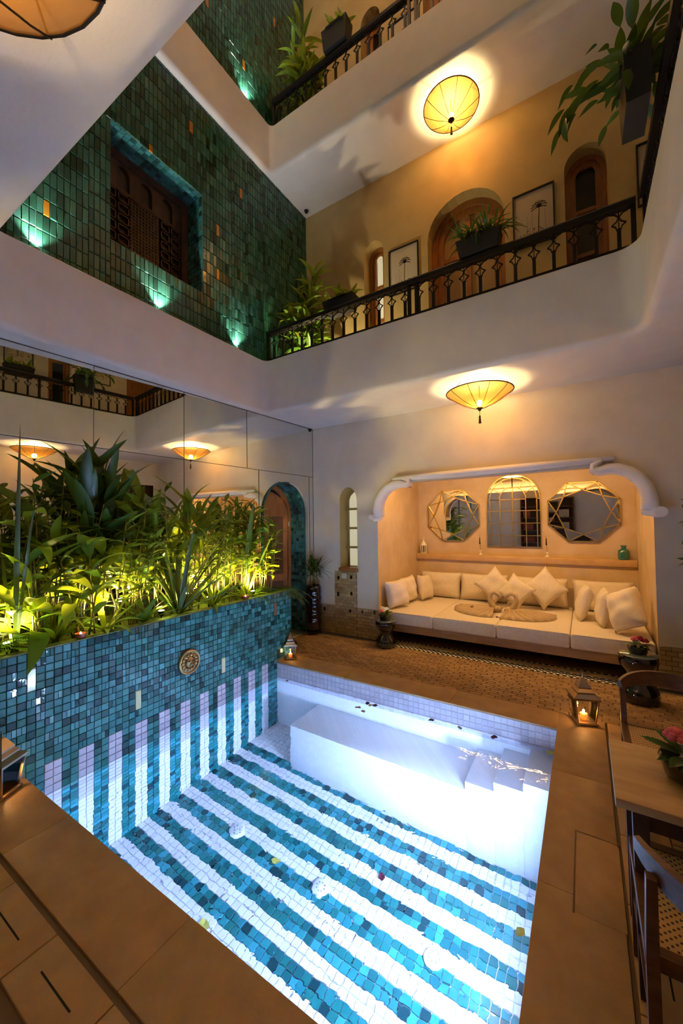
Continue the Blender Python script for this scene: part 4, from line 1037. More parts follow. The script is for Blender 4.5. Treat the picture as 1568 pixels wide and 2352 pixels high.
# ---- towels folded as two swans, with dark petals
def swan(label, x, y, sgn):
    t = thing('towel_swan', label, 'towel', (x, y, 0.409), group='towel swans on the daybed')
    z = 0.412
    neck = [(x + sgn * 0.055, y + 0.02, z + 0.01), (x + sgn * 0.105, y + 0.03, z + 0.08), (x + sgn * 0.135, y + 0.03, z + 0.16), (x + sgn * 0.125, y + 0.03, z + 0.225), (x + sgn * 0.080, y + 0.03, z + 0.25), (x + sgn * 0.035, y + 0.03, z + 0.232), (x + sgn * 0.008, y + 0.03, z + 0.195), (x + sgn * 0.003, y + 0.03, z + 0.17)]
    MB().tube(neck, [0.050, 0.040, 0.031, 0.027, 0.026, 0.026, 0.022, 0.008], 10).build('neck', TOWEL, t, smooth='all')
    # pleated fan
    mb = MB(); n = 56; R0, R1 = 0.03, 0.52; c = (x + sgn * 0.06, y + 0.0)
    a0, a1 = (PI * 0.97, PI * 1.56) if sgn < 0 else (PI * 1.46, PI * 2.03)
    if sgn < 0: a0, a1 = PI * 0.90, PI * 1.52
    for i in range(n + 1):
        a = a0 + (a1 - a0) * i / n; pl = 0.5 + 0.5 * math.cos(i / n * PI * 2 * 8)
        for q in range(6):
            f = q / 5; r = R0 + (R1 - R0) * f * (0.80 + 0.20 * abs(math.cos(a))) 
            h = 0.006 + pl * 0.045 * (1 - f * 0.35) * min(1, f * 4) + (1 - f) * 0.045
            mb.v.append((c[0] + r * math.cos(a), c[1] + r * 0.80 * math.sin(a), z + h))
    for i in range(n):
        for q in range(5): mb.face((i * 6 + q, i * 6 + q + 1, (i + 1) * 6 + q + 1, (i + 1) * 6 + q))
    base = len(mb.v)
    for i in range(n + 1): 
        v = mb.v[i * 6 + 5]; mb.v.append((v[0], v[1], z - 0.002))
    for i in range(n): mb.face((i * 6 + 5, base + i, base + i + 1, (i + 1) * 6 + 5))
    mb.build('fan', TOWEL, t, smooth='all')
    MB().blob((x + sgn * 0.055, y + 0.03, z + 0.035), 0.062, 2, sx=1.2, sy=0.9, sz=0.75).build('body', TOWEL, t, smooth='all')
    return t
swan('beige towel folded as a swan, left one of the pair', 2.555, 0.62, -1)
swan('beige towel folded as a swan, right one of the pair', 2.61, 0.62, 1)
petal = MB(); 
for k in range(7): petal.v.append((0.020 * math.cos(2 * PI * k / 7), 0.014 * math.sin(2 * PI * k / 7), 0.003 + 0.004 * (k % 2)))
petal.v.append((0, 0, 0.001))
for k in range(7): petal.face((k, (k + 1) % 7, 7))
pm = petal.mesh('petal', PETAL)
for i, (px, py, wh) in enumerate(((2.08, 0.78, 'at the far left of the towel fan'), (2.05, 0.66, 'on the left rim of the towel fan'), (2.22, 0.52, 'on the left fan, toward the front'), (2.32, 0.85, 'behind the left towel fan'),
                           (2.56, 0.35, 'in front of the two towel swans, left of the pair'), (2.60, 0.33, 'in front of the two towel swans, right of the pair'), (2.86, 0.86, 'behind the right towel fan'), (2.90, 0.34, 'on the front rim of the right towel fan'), (3.13, 0.70, 'at the far right of the towel fan'), (2.58, 0.60, 'between the two swan necks'))):
    o = place(pm, 'rose_petal', Matrix.Translation((px, py, 0.4755 if i in (2,) else 0.409 if i not in (9, 4, 5) else (0.47 if i == 9 else 0.412))) @ Matrix.Rotation(i * 1.3, 4, 'Z') @ Matrix.Diagonal((1.15, 1.15, 1.2, 1)))
    tag(o, 'dark dried rose petal ' + wh, 'petal', 'petals around the towel swans')

# ---- stools and little flower bowls
def stool(label, x, y, h, r):
    s = thing('stool', label, 'stool', (x, y, 0), group='black ceramic stools')
    prof = [(r * 0.86, 0), (r * 0.98, 0.02), (r, h * 0.18), (r * 0.90, h * 0.33), (r * 0.55, h * 0.46), (r * 0.52, h * 0.52), (r * 0.62, h * 0.62), (r * 0.92, h * 0.76), (r * 1.0, h * 0.88), (r * 0.98, h * 0.97), (r * 0.94, h)]
    MB().lathe((x, y, 0), prof, 28).build('body', BLACKC, s, smooth=True)
    MB().lathe((x, y, h), [(r * 0.96, 0), (r * 0.98, 0.006), (r * 0.93, 0.012)], 28).build('top', STOOLT, s, smooth=True)
    return h + 0.012
def flower(mb_m, c, r, m, parent, seed):
    rg = random.Random(seed); mb = MB()
    for ring, (rr, hh, k) in enumerate(((0.35, 0.5, 4), (0.7, 0.25, 5), (1.0, 0.0, 6))):
        for i in range(k):
            a = 2 * PI * i / k + ring * 0.5
            mb.blob((c[0] + r * rr * 0.62 * math.cos(a), c[1] + r * rr * 0.62 * math.sin(a), c[2] + r * hh), r * 0.42, 1, sz=0.8)
    mb.blob((c[0], c[1], c[2] + r * 0.4), r * 0.45, 1)
    return mb.build('blossom', m, parent, smooth='all')
def posy(label, x, y, z, r, mats, seed, potm=BLACKC):
    rg = random.Random(seed); p = thing('flower_bowl', label, 'flowers', (x, y, z))
    MB().lathe((x, y, z), [(r * 0.5, 0), (r * 0.62, r * 0.1), (r * 0.72, r * 0.5), (r * 0.66, r * 0.62)], 18).build('bowl', potm, p, smooth=True)
    lf = leaf_mesh('oval', 0.42, 0.25, 6, 0.2)
    for k in range(16):
        a = rg.uniform(0, 2 * PI); el = rg.uniform(-0.1, 0.7); L = r * rg.uniform(0.7, 1.0)
        d = V3(math.cos(a) * math.cos(el), math.sin(a) * math.cos(el), math.sin(el))
        put_leaf(lf[LEAFD.name] if isinstance(lf, dict) else lf, (x + d.x * r * 0.2, y + d.y * r * 0.2, z + r * 0.6), d, L, p, LEAFD)
    for k, m in enumerate(mats):
        a = rg.uniform(0, 2 * PI); q = r * 0.55 * (k / max(1, len(mats)) * 0.8 + 0.25)
        flower(None, (x + q * math.cos(a * 1.0 + k * 2.1), y + q * math.sin(a + k * 2.1), z + r * rg.uniform(0.95, 1.25)), r * 0.30, m, p, seed + k)
    return p

# ---- leaf helpers (shared with the plants)
_leafc = {}
def leaf_mesh(kind, width, bend, n=8, fold=0.25, m=None):
    key = (kind, width, bend, n, fold, m.name if m else None)
    if key in _leafc: return _leafc[key]
    mb = MB()
    for i in range(n + 1):
        f = i / n
        if kind == 'broad': wd = math.sin(PI * min(1, f * 0.97 + 0.03)) ** 0.8 * (1 - 0.25 * f)
        elif kind == 'blade': wd = min(1, 0.55 + f * 1.2) * (1 - f ** 2.5) ** 0.9
        else: wd = math.sin(PI * (f ** 0.85)) ** 0.9 if 0 < f < 1 else 0.02
        wd = max(wd, 0.015) * width / 2
        a = bend * f; x = f if abs(bend) < 1e-4 else math.sin(a) / bend; z = 0 if abs(bend) < 1e-4 else -(1 - math.cos(a)) / bend
        wav = 0.03 * math.sin(f * 9) * wd
        mb.v += [(x, -wd, z + wd * fold + wav), (x, 0, z), (x, wd, z + wd * fold - wav)]
    for i in range(n):
        b = i * 3; mb.face((b, b + 3, b + 4, b + 1)); mb.face((b + 1, b + 4, b + 5, b + 2))
    me = mb.mesh('leaf_' + kind, m or LEAF); me.polygons.foreach_set('use_smooth', [True] * len(me.polygons)); _leafc[key] = me
    return me
def put_leaf(me, base, d, L, parent, m=None, spin=0.0, wscale=1.0):
    d = Vector(d).normalized(); side = d.cross(V3(0, 0, 1))
    if side.length < 0.05: side = V3(math.cos(spin), math.sin(spin), 0)
    side.normalize(); up = side.cross(d)
    if spin: side, up = side * math.cos(spin) + up * math.sin(spin), -side * math.sin(spin) + up * math.cos(spin)
    side = -side; b = Vector(base); Ls = L * wscale
    M = Matrix(((d.x * L, side.x * Ls, up.x * L, b.x), (d.y * L, side.y * Ls, up.y * L, b.y), (d.z * L, side.z * Ls, up.z * L, b.z), (0, 0, 0, 1)))
    o = place(me, 'leaf', M, parent)
    if m is not None and me.materials[0] != m:
        o.material_slots[0].link = 'OBJECT'; o.material_slots[0].material = m
    return o
hs = stool('black hourglass stool at the left foot of the daybed', 1.30, -0.17, 0.33, 0.135)
posy('bowl of pale cream flowers on the left black stool', 1.29, -0.17, hs, 0.11, [ROSEC, ROSEC, ROSEC, ROSEP], 3)
hs = stool('black round stool at the right foot of the daybed', 3.87, -0.40, 0.40, 0.15)
posy('bowl of red and pink flowers on the right black stool', 3.87, -0.40, hs, 0.11, [ROSE, ROSEP, ROSEP, ROSE], 4)

# ---- mirrors on the niche back wall
YM = NYB - 0.012
def mirror_bars(th, segs, w, d=0.02):
    for a, b in segs:
        MB().bar((a[0], YM - d / 2, a[1]), (b[0], YM - d / 2, b[1]), w, d, (0, 1, 0)).build('frame_bar', GOLD, th)
def octagon(label, cx, cz, rx, rz, rot):
    t = thing('octagon_mirror', label, 'mirror', (cx, YM, cz), group='gold octagon mirrors')
    P = [(cx + rx * math.cos(rot + PI / 8 + PI / 4 * k), cz + rz * math.sin(rot + PI / 8 + PI / 4 * k)) for k in range(8)]
    Q = [(cx + 0.70 * rx * math.cos(rot + PI / 4 * k), cz + 0.70 * rz * math.sin(rot + PI / 4 * k)) for k in range(8)]
    frm = (V3(0, YM, 0), V3(1, 0, 0), V3(0, 0, 1), V3(0, -1, 0))
    def pn(poly, tx=0, tz=0):
        c = (sum(p[0] for p in poly) / len(poly), sum(p[1] for p in poly) / len(poly))
        fr = (V3(c[0], YM - 0.006, c[1]), V3(1, tx, 0), V3(0, tz, 1), V3(tx, -1, tz).normalized())
        MB().prism([(p[0] - c[0], p[1] - c[1]) for p in poly], fr, -0.004, 0.0).build('pane', MIRROR, t)
    pn(Q)
    for k in range(8):
        pn([P[k - 1], P[k], Q[k]], random.uniform(-.03, .03), random.uniform(-.03, .03)); pn([P[k], Q[(k + 1) % 8], Q[k]], random.uniform(-.03, .03), random.uniform(-.03, .03))
    segs = []
    for k in range(8):
        segs += [(P[k - 1], P[k]), (Q[k], P[k - 1]), (Q[k], P[k]), (Q[k], Q[(k + 1) % 8])]
    mirror_bars(t, segs, 0.014)
    MB().prism(P, frm, -0.001, 0.0015).build('back_plate', WOODD, t)
octagon('gold faceted octagon mirror left of the arched mirror', 1.705, 1.687, 0.445, 0.437, 0.0)
octagon('gold faceted octagon mirror right of the arched mirror', 3.485, 1.70, 0.455, 0.44, 0.0)
t = thing('arch_mirror', 'gold arched window-pane mirror between the octagon mirrors', 'mirror', (2.60, YM, 1.2))
ax0, ax1, az0, azs, azt = 2.232, 2.968, 1.205, 1.91, 2.275
A = [(ax0, az0), (ax1, az0), (ax1, azs)] + arc((ax0 + ax1) / 2, azs, 0.368, 0, PI, 20, azt - azs)[1:]
frm = (V3(0, YM, 0), V3(1, 0, 0), V3(0, 0, 1), V3(0, -1, 0))
MB().prism(A, frm, -0.001, 0.0015).build('back_plate', WOODD, t)
cols = [ax0, ax0 + 0.12, ax0 + 0.285, ax1 - 0.285, ax1 - 0.12, ax1]; rows = [az0, 1.36, 1.56, 1.76, azs]
cols = [ax0, ax0 + 0.045, ax0 + 0.19, 2.60, ax1 - 0.19, ax1 - 0.045, ax1]; rows = [az0, 1.37, 1.555, 1.74, azs]
for i in range(6):
    for j in range(4):
        a, b, c, d = cols[i], cols[i + 1], rows[j], rows[j + 1]
        MB().prism([(a, c), (b, c), (b, d), (a, d)], frm, 0.003, 0.007).build('pane', MIRROR, t)
na = 6; cx, cz, ro_, rz_ = 2.60, azs, 0.368, azt - azs
def ell(f, a): return (cx + ro_ * f * math.cos(a), cz + rz_ * f * math.sin(a))
for k in range(na):
    a0, a1 = PI * k / na, PI * (k + 1) / na
    for f0, f1 in ((0.0, 0.50), (0.50, 0.88), (0.88, 1.0)):
        pol = [ell(f1, a0 + (a1 - a0) * q / 4) for q in range(5)] + ([ell(f0, a1 - (a1 - a0) * q / 4) for q in range(5)] if f0 > 0 else [ell(0, 0)])
        MB().prism(pol, frm, 0.003, 0.007).build('pane', MIRROR, t)
segs = [((x, az0), (x, azs)) for x in cols] + [((ax0, z), (ax1, z)) for z in rows]
for f in (0.50, 0.88, 1.0): segs += [(ell(f, PI * q / 16), ell(f, PI * (q + 1) / 16)) for q in range(16)]
segs += [(ell(0.5, PI * k / na), ell(0.88, PI * k / na)) for k in range(na + 1)] + [((cx, azs), (cx, azt))]
mirror_bars(t, segs, 0.011, 0.016)

# ---- shelf pieces
L1 = thing('pierced_lantern', 'small pierced white lantern at the left end of the shelf', 'lantern', (1.225, 1.47, 1.07))
mb = MB(); z = 1.071
MB().lathe((1.225, 1.47, z), [(0.05, 0), (0.052, 0.012), (0.046, 0.014)], 8).build('foot', ROSEC, L1)
for k in range(8):
    a = 2 * PI * k / 8
    MB().bar((1.225 + 0.044 * math.cos(a), 1.47 + 0.044 * math.sin(a), z + 0.012), (1.225 + 0.048 * math.cos(a), 1.47 + 0.048 * math.sin(a), z + 0.13), 0.016, 0.008).build('slat', ROSEC, L1)
MB().lathe((1.225, 1.47, z + 0.03), [(0.035, 0), (0.037, 0.09)], 8).build('inner_screen', COPPERT, L1)
MB().lathe((1.225, 1.47, z + 0.13), [(0.054, 0), (0.05, 0.012), (0.03, 0.05), (0.012, 0.075), (0.008, 0.1)], 8).build('roof', ROSEC, L1)
rg_ = [(1.225 + 0.018 * math.cos(2 * PI * k / 12), 1.47, z + 0.245 + 0.018 * math.sin(2 * PI * k / 12)) for k in range(13)]
MB().tube(rg_, 0.004, 5, cap=False).build('ring', ROSEC, L1)
v_ = thing('ceramic_bottle', 'squat green glazed bottle at the right end of the shelf', 'bottle', (3.92, 1.47, 1.07))
MB().lathe((3.92, 1.47, 1.071), [(0.05, 0), (0.062, 0.01), (0.066, 0.06), (0.062, 0.115), (0.045, 0.135), (0.028, 0.142), (0.028, 0.16), (0.034, 0.175), (0.032, 0.185)], 22).build('body', GREENG, v_, smooth=True)
MB().lathe((3.92, 1.47, 1.245), [(0.022, 0), (0.024, 0.012)], 16).build('stopper', GREENG, v_, smooth=True)
for x, lab in ((2.14, 'slim brass candlestick with a tassel left of the arched mirror'), (3.045, 'slim brass candlestick with a tassel right of the arched mirror')):
    c = thing('candlestick', lab, 'candlestick', (x, 1.46, 1.07), group='candlesticks by the arched mirror')
    MB().lathe((x, 1.46, 1.071), [(0.030, 0), (0.034, 0.01), (0.012, 0.022), (0.010, 0.05), (0.022, 0.06), (0.018, 0.07)], 14).build('base', ROSEC, c, smooth=True)
    MB().tube([(x, 1.46, 1.14), (x - 0.004, 1.46, 1.28), (x - 0.012, 1.46, 1.38)], 0.004, 6).build('stem', BRASS, c)
    MB().lathe((x - 0.008, 1.455, 1.24), [(0.003, 0.10), (0.009, 0.085), (0.007, 0.07), (0.012, 0.0)], 10).build('tassel', WOODD, c, smooth=True)
ld = thing('light_strip', 'warm hidden light strip behind the niche lintel', 'light strip', (2.6, 0.2, NZT))
MB().box(1.5, 3.7, 0.17, 0.20, NZT - 0.02, NZT - 0.001).build('channel', SWITCH, ld)
for x in (1.75, 2.6, 3.45): lamp('AREA', 'strip_light', (x, 0.22, NZT - 0.03), E_NICHE, C_NICHE, (x, 0.75, 0.6), 0.8, size_y=0.06, parent=ld)
# ================================================================== PLANTS
def mirror_x(y): return 0.06 * (y + 0.7) + 0.02
def clamp_dir(b, d, L, keep):
    d = Vector(d).normalized()
    if keep:
        e = Vector(b) + d * L
        if e.x < mirror_x(e.y): d.x = (mirror_x(e.y) - b[0]) / L * 0.9; d = d.normalized()
    return d
def cane(parent, pts, r, m=STEM, name='stem'):
    return MB().tube(pts, [r * (1 - 0.45 * i / max(1, len(pts) - 1)) for i in range(len(pts))], 6).build(name, m, parent, smooth='all')
def leafy_cane_plant(name, label, x, y, z0, h, canes, per, leafL, kind, width, bend, m, seed, spread=0.10, keep=True, start=0.35, lean=(0, 0), group=None, el=(0.1, 0.9), cat='plant', stem=STEM, sr=0.007, ground=None):
    rg = random.Random(seed); p = thing(name, label, cat, (x, y, z0), group=group)
    mes = [leaf_mesh(kind, width, bend * k, 8, 0.3, m) for k in (0.6, 1.0, 1.5)]
    for c in range(canes):
        bx = x + rg.uniform(-1, 1) * spread * 0.6; by = y + rg.uniform(-1, 1) * spread
        tx = bx + rg.uniform(-1, 1) * spread + lean[0]; ty = by + rg.uniform(-1, 1) * spread * 1.6 + lean[1]; hh = h * rg.uniform(0.72, 1.0)
        if keep: tx = max(tx, mirror_x(ty) + 0.03); bx = max(bx, mirror_x(by) + 0.03); bx = min(bx, PX - 0.10)
        pts = [V3(bx, by, z0), V3((2 * bx + tx) / 3, (2 * by + ty) / 3, z0 + hh * 0.35), V3((bx + 2 * tx) / 3, (by + 2 * ty) / 3, z0 + hh * 0.7), V3(tx, ty, z0 + hh)]
        st_ = cane(p, pts, sr, stem)
        for i in range(per):
            f = start + (1 - start) * (i + 0.5) / per; s = min(2.999, f * 3); k = int(s); b = pts[k].lerp(pts[k + 1], s - k)
            a = rg.uniform(0, 2 * PI) if kind != 'broad' else (i * PI + rg.uniform(-0.7, 0.7) + c)
            e = rg.uniform(*el) + 0.35 * f
            d = V3(math.cos(a) * math.cos(e), math.sin(a) * math.cos(e), math.sin(e)); L = leafL * rg.uniform(0.7, 1.15)
            d = clamp_dir(b, d, L, keep); put_leaf(rg.choice(mes), b, d, L, st_, None, rg.uniform(-0.5, 0.5))
    return p
def rosette(name, label, x, y, z0, n, L, width, bend, m, seed, keep=True, el=(0.5, 1.35), group=None, cat='plant', az=None, kind='blade'):
    rg = random.Random(seed); p = thing(name, label, cat, (x, y, z0), group=group)
    mes = [leaf_mesh(kind, width, bend * k, 10, 0.35, m) for k in (0.3, 0.8, 1.4)]
    cane(p, [(x, y, z0), (x, y, z0 + 0.07)], 0.03, m, 'crown')
    for i in range(n):
        a = (az[0] + (az[1] - az[0]) * (i + 0.5) / n + rg.uniform(-.2, .2)) if az else 2 * PI * i / n * 1.618 + rg.uniform(-0.3, 0.3)
        e = rg.uniform(*el); l = L * rg.uniform(0.65, 1.1)
        b = V3(x + 0.02 * math.cos(a), y + 0.02 * math.sin(a), z0 + 0.03 + 0.03 * rg.random())
        d = clamp_dir(b, V3(math.cos(a) * math.cos(e), math.sin(a) * math.cos(e), math.sin(e)), l, keep)
        put_leaf(rg.choice(mes), b, d, l, p, None, rg.uniform(-0.3, 0.3))
    return p
def fern(name, label, x, y, z0, n, L, seed, az, el=(0.2, 0.9), m=FERN, group=None, pin=26, pl=0.075):
    """arching feathery fronds; each frond one part made of a rachis and fine pinnae"""
    rg = random.Random(seed); p = thing(name, label, 'fern', (x, y, z0), group=group)
    for i in range(n):
        a = az[0] + (az[1] - az[0]) * (i + 0.5) / n + rg.uniform(-.15, .15); e = rg.uniform(*el); l = L * rg.uniform(0.7, 1.05); mb = MB()
        pts = []; cur = V3(x, y, z0); ee = e
        for k in range(10):
            pts.append(cur.copy()); cur = cur + V3(math.cos(a) * math.cos(ee), math.sin(a) * math.cos(ee), math.sin(ee)) * (l / 9); ee -= 0.17
            if cur.x < mirror_x(cur.y): cur.x = mirror_x(cur.y)
        mb.tube(pts, [0.0035] * 9 + [0.001], 4)
        for k in range(pin):
            f = 0.15 + 0.85 * k / pin; s = min(8.999, f * 9); b = pts[int(s)].lerp(pts[int(s) + 1], s - int(s)); t = (pts[int(s) + 1] - pts[int(s)]).normalized()
            sd = t.cross(V3(0, 0, 1)).normalized(); L2 = pl * math.sin(PI * min(1, f * 0.85 + 0.12)) + 0.012
            for g_ in (-1, 1):
                tip = b + sd * g_ * L2 + t * L2 * 0.45 + V3(0, 0, rg.uniform(-.3, .1) * L2); w_ = t * 0.006; n0 = len(mb.v)
                mid = b.lerp(tip, 0.45)
                mb.v += [tuple(b), tuple(mid + w_), tuple(tip), tuple(mid - w_)]; mb.face((n0, n0 + 1, n0 + 2, n0 + 3))
        mb.build('frond', m, p, fix=False)
    return p
ZB = 0.737
G1 = 'plants in the tiled planter'
def ginger(lab, x, y, h, canes, per, L, w, bend, m, seed, start, el): leafy_cane_plant('ginger_plant', lab, x, y, ZB, h, canes, per, L, 'broad', w, bend, m, seed, 0.11, group=G1, start=start, el=el)
ginger('broad-leaved plant at the left edge of the planter, tallest dark leaves', 0.10, -3.92, 1.25, 5, 8, 0.52, 0.24, 0.9, LEAF, 11, 0.15, (0.1, 0.9))
ginger('broad-leaved plant second from the left, glowing yellow-green', 0.24, -3.55, 0.95, 6, 8, 0.44, 0.27, 1.1, LEAF, 12, 0.1, (0.1, 0.9))
ginger('tall plant with upright pointed blades left of the planter centre', 0.10, -3.10, 1.45, 7, 9, 0.46, 0.22, 0.5, LEAFD, 13, 0.40, (0.5, 1.2))
ginger('broad-leaved plant behind the long blade plant, leaves reaching up', 0.08, -2.74, 1.15, 6, 9, 0.44, 0.23, 0.7, LEAF, 14, 0.30, (0.3, 1.1))
ginger('broad-leaved plant in front of the tall upright plant, spreading wide', 0.30, -3.22, 0.80, 5, 8, 0.40, 0.27, 1.0, LEAF, 33, 0.20, (0.2, 1.0))
ginger('broad plant right of the long blade plant with lit tips', 0.12, -2.20, 1.12, 6, 9, 0.40, 0.23, 0.6, LEAF, 16, 0.25, (0.4, 1.2))
ginger('broad plant among the fine-leaved clumps at the planter right', 0.12, -1.55, 1.05, 5, 8, 0.34, 0.22, 0.6, LEAF, 34, 0.35, (0.3, 1.1))
rosette('flax_plant', 'long stiff blade plant radiating at the planter centre', 0.30, -2.46, ZB, 20, 0.86, 0.075, 0.35, BLADE, 15, group=G1, el=(0.45, 1.45))
def clump(lab, x, y, h, m, seed): leafy_cane_plant('bamboo_clump', lab, x, y, ZB, h, 10, 13, 0.18, 'oval', 0.24, 0.5, m, seed, 0.14, group=G1, start=0.25, el=(-0.2, 0.6), sr=0.0055)
clump('fine-leaved clump in the right half of the planter, nearest its middle', 0.22, -1.95, 1.20, LEAF, 17)
clump('fine-leaved clump in the right half of the planter, middle one', 0.18, -1.65, 1.15, LEAF, 18)
clump('fine-leaved clump at the right end of the planter', 0.22, -1.33, 1.02, LEAF, 19)
clump('fine-leaved dense clump between the two tall left plants', 0.12, -3.34, 1.30, LEAFD, 20)
clump('fine-leaved clump behind the long blade plant', 0.05, -2.50, 1.25, LEAFD, 21)
clump('fine-leaved clump left of the long blade plant, lit from below', 0.22, -2.90, 1.05, LEAF, 35)
clump('fine-leaved clump at the left edge behind the broad leaves', 0.02, -3.72, 1.15, LEAF, 36)
rosette('flax_plant', 'upright blade plant with one tall tip at the planter right', 0.14, -1.46, ZB, 7, 1.20, 0.07, 0.25, LEAF, 22, group=G1, el=(1.1, 1.5))
def low(lab, x, y, m, seed, n=14, L=0.36): rosette('spider_plant', lab, x, y, ZB, n, L, 0.15, 0.9, m, seed, group=G1, el=(0.3, 1.2))
low('low bright plant on the planter rim at the left', 0.22, -3.42, LEAF, 23)
low('low bright plant on the planter rim right of the long blades', 0.30, -2.08, LEAF, 24)
low('low plant on the planter rim left of the long blades', 0.30, -2.80, LEAFD, 25)
low('low bright plant on the planter rim near its right end', 0.30, -1.62, LEAF, 37)
low('low plant at the planter rim below the spreading broad plant', 0.31, -3.12, LEAF, 38)
fern('asparagus_fern', 'feathery fern arching past the right end of the planter', 0.24, -1.16, ZB, 10, 0.62, 26, (0.2, 2.6), (0.25, 0.9), group=G1)
fern('asparagus_fern', 'feathery fern at the lower left of the planter', 0.22, -3.86, ZB, 14, 0.42, 27, (-2.2, 1.4), (0.7, 1.4), group=G1)
# thin grass blades rising at the far left
rosette('grass_tuft', 'two thin grass blades rising highest at the left edge', 0.30, -3.68, ZB, 3, 1.62, 0.022, 0.12, BLADE, 28, group=G1, el=(1.42, 1.52))

# planter uplights
for i, (x, y, lab) in enumerate(((0.24, -3.70, 'small garden spotlight under the leaves at the left of the planter'), (0.12, -3.05, 'small garden spotlight behind the tall upright plant'), (0.27, -2.62, 'small garden spotlight beside the long blade plant'), (0.12, -1.98, 'small garden spotlight glowing among canes right of the long blades'), (0.28, -1.50, 'small garden spotlight under the clump at the planter right'))):
    s = thing('garden_spot', lab, 'spotlight', (x, y, 0.735), group='planter spotlights')
    MB().tube([(x, y, 0.735), (x, y, 0.79)], 0.006, 6).build('spike', IRON, s)
    MB().tube([(x, y, 0.785), (x, y, 0.83)], [0.02, 0.028], 12).build('housing', IRON, s, smooth=True)
    MB().tube([(x, y, 0.831), (x, y, 0.834)], [0.025, 0.02], 12).build('lens', pmat('spot_lens%d' % i, (1, 1, 1), 0.4, emit=(C_PLANT, 25)), s)
    lamp('SPOT', 'spot_beam', (x, y, 0.845), E_PLANT, C_PLANT, (x - 0.05, y + 0.02, 1.6), 0.02, math.radians(150), 0.8, parent=s)
# tealights on the rim
for x, y, lab in ((0.40, -3.33, 'tealight in dark red glass on the planter rim, left'), (0.40, -1.73, 'tealight in dark red glass on the planter rim, right')):
    t = thing('tealight', lab, 'candle', (x, y, PTOP), group='tealights on the planter rim')
    MB().lathe((x, y, PTOP + 0.001), [(0.026, 0), (0.034, 0.01), (0.036, 0.035), (0.033, 0.035), (0.03, 0.012), (0.0, 0.010)], 16, cap=False).build('glass', REDGL, t, smooth=True)
    MB().lathe((x, y, PTOP + 0.012), [(0.022, 0), (0.022, 0.014)], 12).build('wax', WAX, t); MB().blob((x, y, PTOP + 0.035), 0.006, 1, sz=1.8).build('flame', FLAME, t)

# ---- medallion with an animal face on the planter wall
md = thing('wall_medallion', 'round brass medallion with a relief face on the teal wall', 'medallion', (PX, -2.468, 0.36))
def onwall(y, z, d): return V3(PX + 0.001 + d, y, z)
cy, cz = -2.468, 0.362
MB().tube([onwall(cy, cz, 0), onwall(cy, cz, 0.018)], [0.112, 0.108], 36, cap=True).build('disc', BRASS, md, smooth=True)
rg_ = [onwall(cy + 0.100 * math.cos(2 * PI * k / 36), cz + 0.100 * math.sin(2 * PI * k / 36), 0.018) for k in range(37)]
MB().tube(rg_, 0.011, 8, cap=False).build('rim', BRASS, md, smooth='all')
for k in range(14):
    a = 2 * PI * k / 14
    MB().blob(onwall(cy + 0.068 * math.cos(a), cz + 0.064 * math.sin(a), 0.020), 0.021, 1, sx=0.7).build('mane_lock', BRASS, md, smooth='all')
MB().blob(onwall(cy, cz, 0.018), 0.052, 2, sx=0.55, sy=0.9, sz=1.05).build('face', BRASS, md, smooth='all')
MB().blob(onwall(cy, cz - 0.018, 0.045), 0.022, 2, sx=0.8, sy=1.0, sz=0.9).build('muzzle', BRASS, md, smooth='all')
for s in (-1, 1):
    MB().blob(onwall(cy + s * 0.02, cz + 0.015, 0.042), 0.007, 1).build('eye', WOODD, md, smooth='all')
    MB().blob(onwall(cy + s * 0.036, cz + 0.045, 0.024), 0.014, 1).build('ear', BRASS, md, smooth='all')
MB().tube([onwall(cy, cz - 0.03, 0.05), onwall(cy, cz - 0.03, 0.066)], 0.007, 8).build('spout', IRON, md)

# ---- floor pot in the corner with a spiky palm
pt_ = thing('floor_vase', 'tall dark glossy ribbed vase with a spiky palm in the corner', 'potted plant', (0.155, -0.17, 0))
pr = [(0.095, 0.05), (0.108, 0.10)]
for k in range(9): pr += [(0.118 + 0.006 * (k % 2), 0.14 + k * 0.055), (0.122 - 0.003 * (k % 2), 0.165 + k * 0.055)]
pr += [(0.115, 0.67), (0.10, 0.70), (0.095, 0.70), (0.09, 0.66)]
MB().lathe((0.155, -0.17, 0), pr, 28).build('vase', pmat('navy_glaze', (0.008, 0.008, 0.02), 0.06, coat=1.0), pt_, smooth='all')
MB().lathe((0.155, -0.17, 0), [(0.10, 0.03), (0.11, 0.05)], 20).build('stand_ring', IRON, pt_)
for k in range(3): 
    a = 2 * PI * k / 3 + 0.5; MB().tube([(0.155 + 0.09 * math.cos(a), -0.17 + 0.09 * math.sin(a), 0.05), (0.155 + 0.11 * math.cos(a), -0.17 + 0.11 * math.sin(a), 0.0)], 0.008, 6).build('foot', IRON, pt_)
rg_ = random.Random(31)
spk = [leaf_mesh('blade', 0.085, b_, 8, 0.3, LEAFD) for b_ in (0.3, 0.9, 1.5)]
for c in range(3):
    bx, by = 0.155 + rg_.uniform(-.03, .03), -0.17 + rg_.uniform(-.03, .03); hz = 0.70 + 0.14 + c * 0.06
    cane(pt_, [(bx, by, 0.64), (bx + rg_.uniform(-.03, .03), by, hz)], 0.009, STEM)
    for i in range(30):
        a = rg_.uniform(0, 2 * PI); e = rg_.uniform(-0.1, 1.3); d = V3(math.cos(a) * math.cos(e), math.sin(a) * math.cos(e), math.sin(e)); L = 0.30 * rg_.uniform(.7, 1.1)
        e_ = V3(bx, by, hz) + d * L
        if e_.y > -0.02: d.y = (-0.03 - by) / L; d.normalize()
        if e_.x < 0.06: d.x = max(d.x, (0.06 - bx) / L); d.normalize()
        put_leaf(rg_.choice(spk), (bx, by, hz), d, L, pt_)

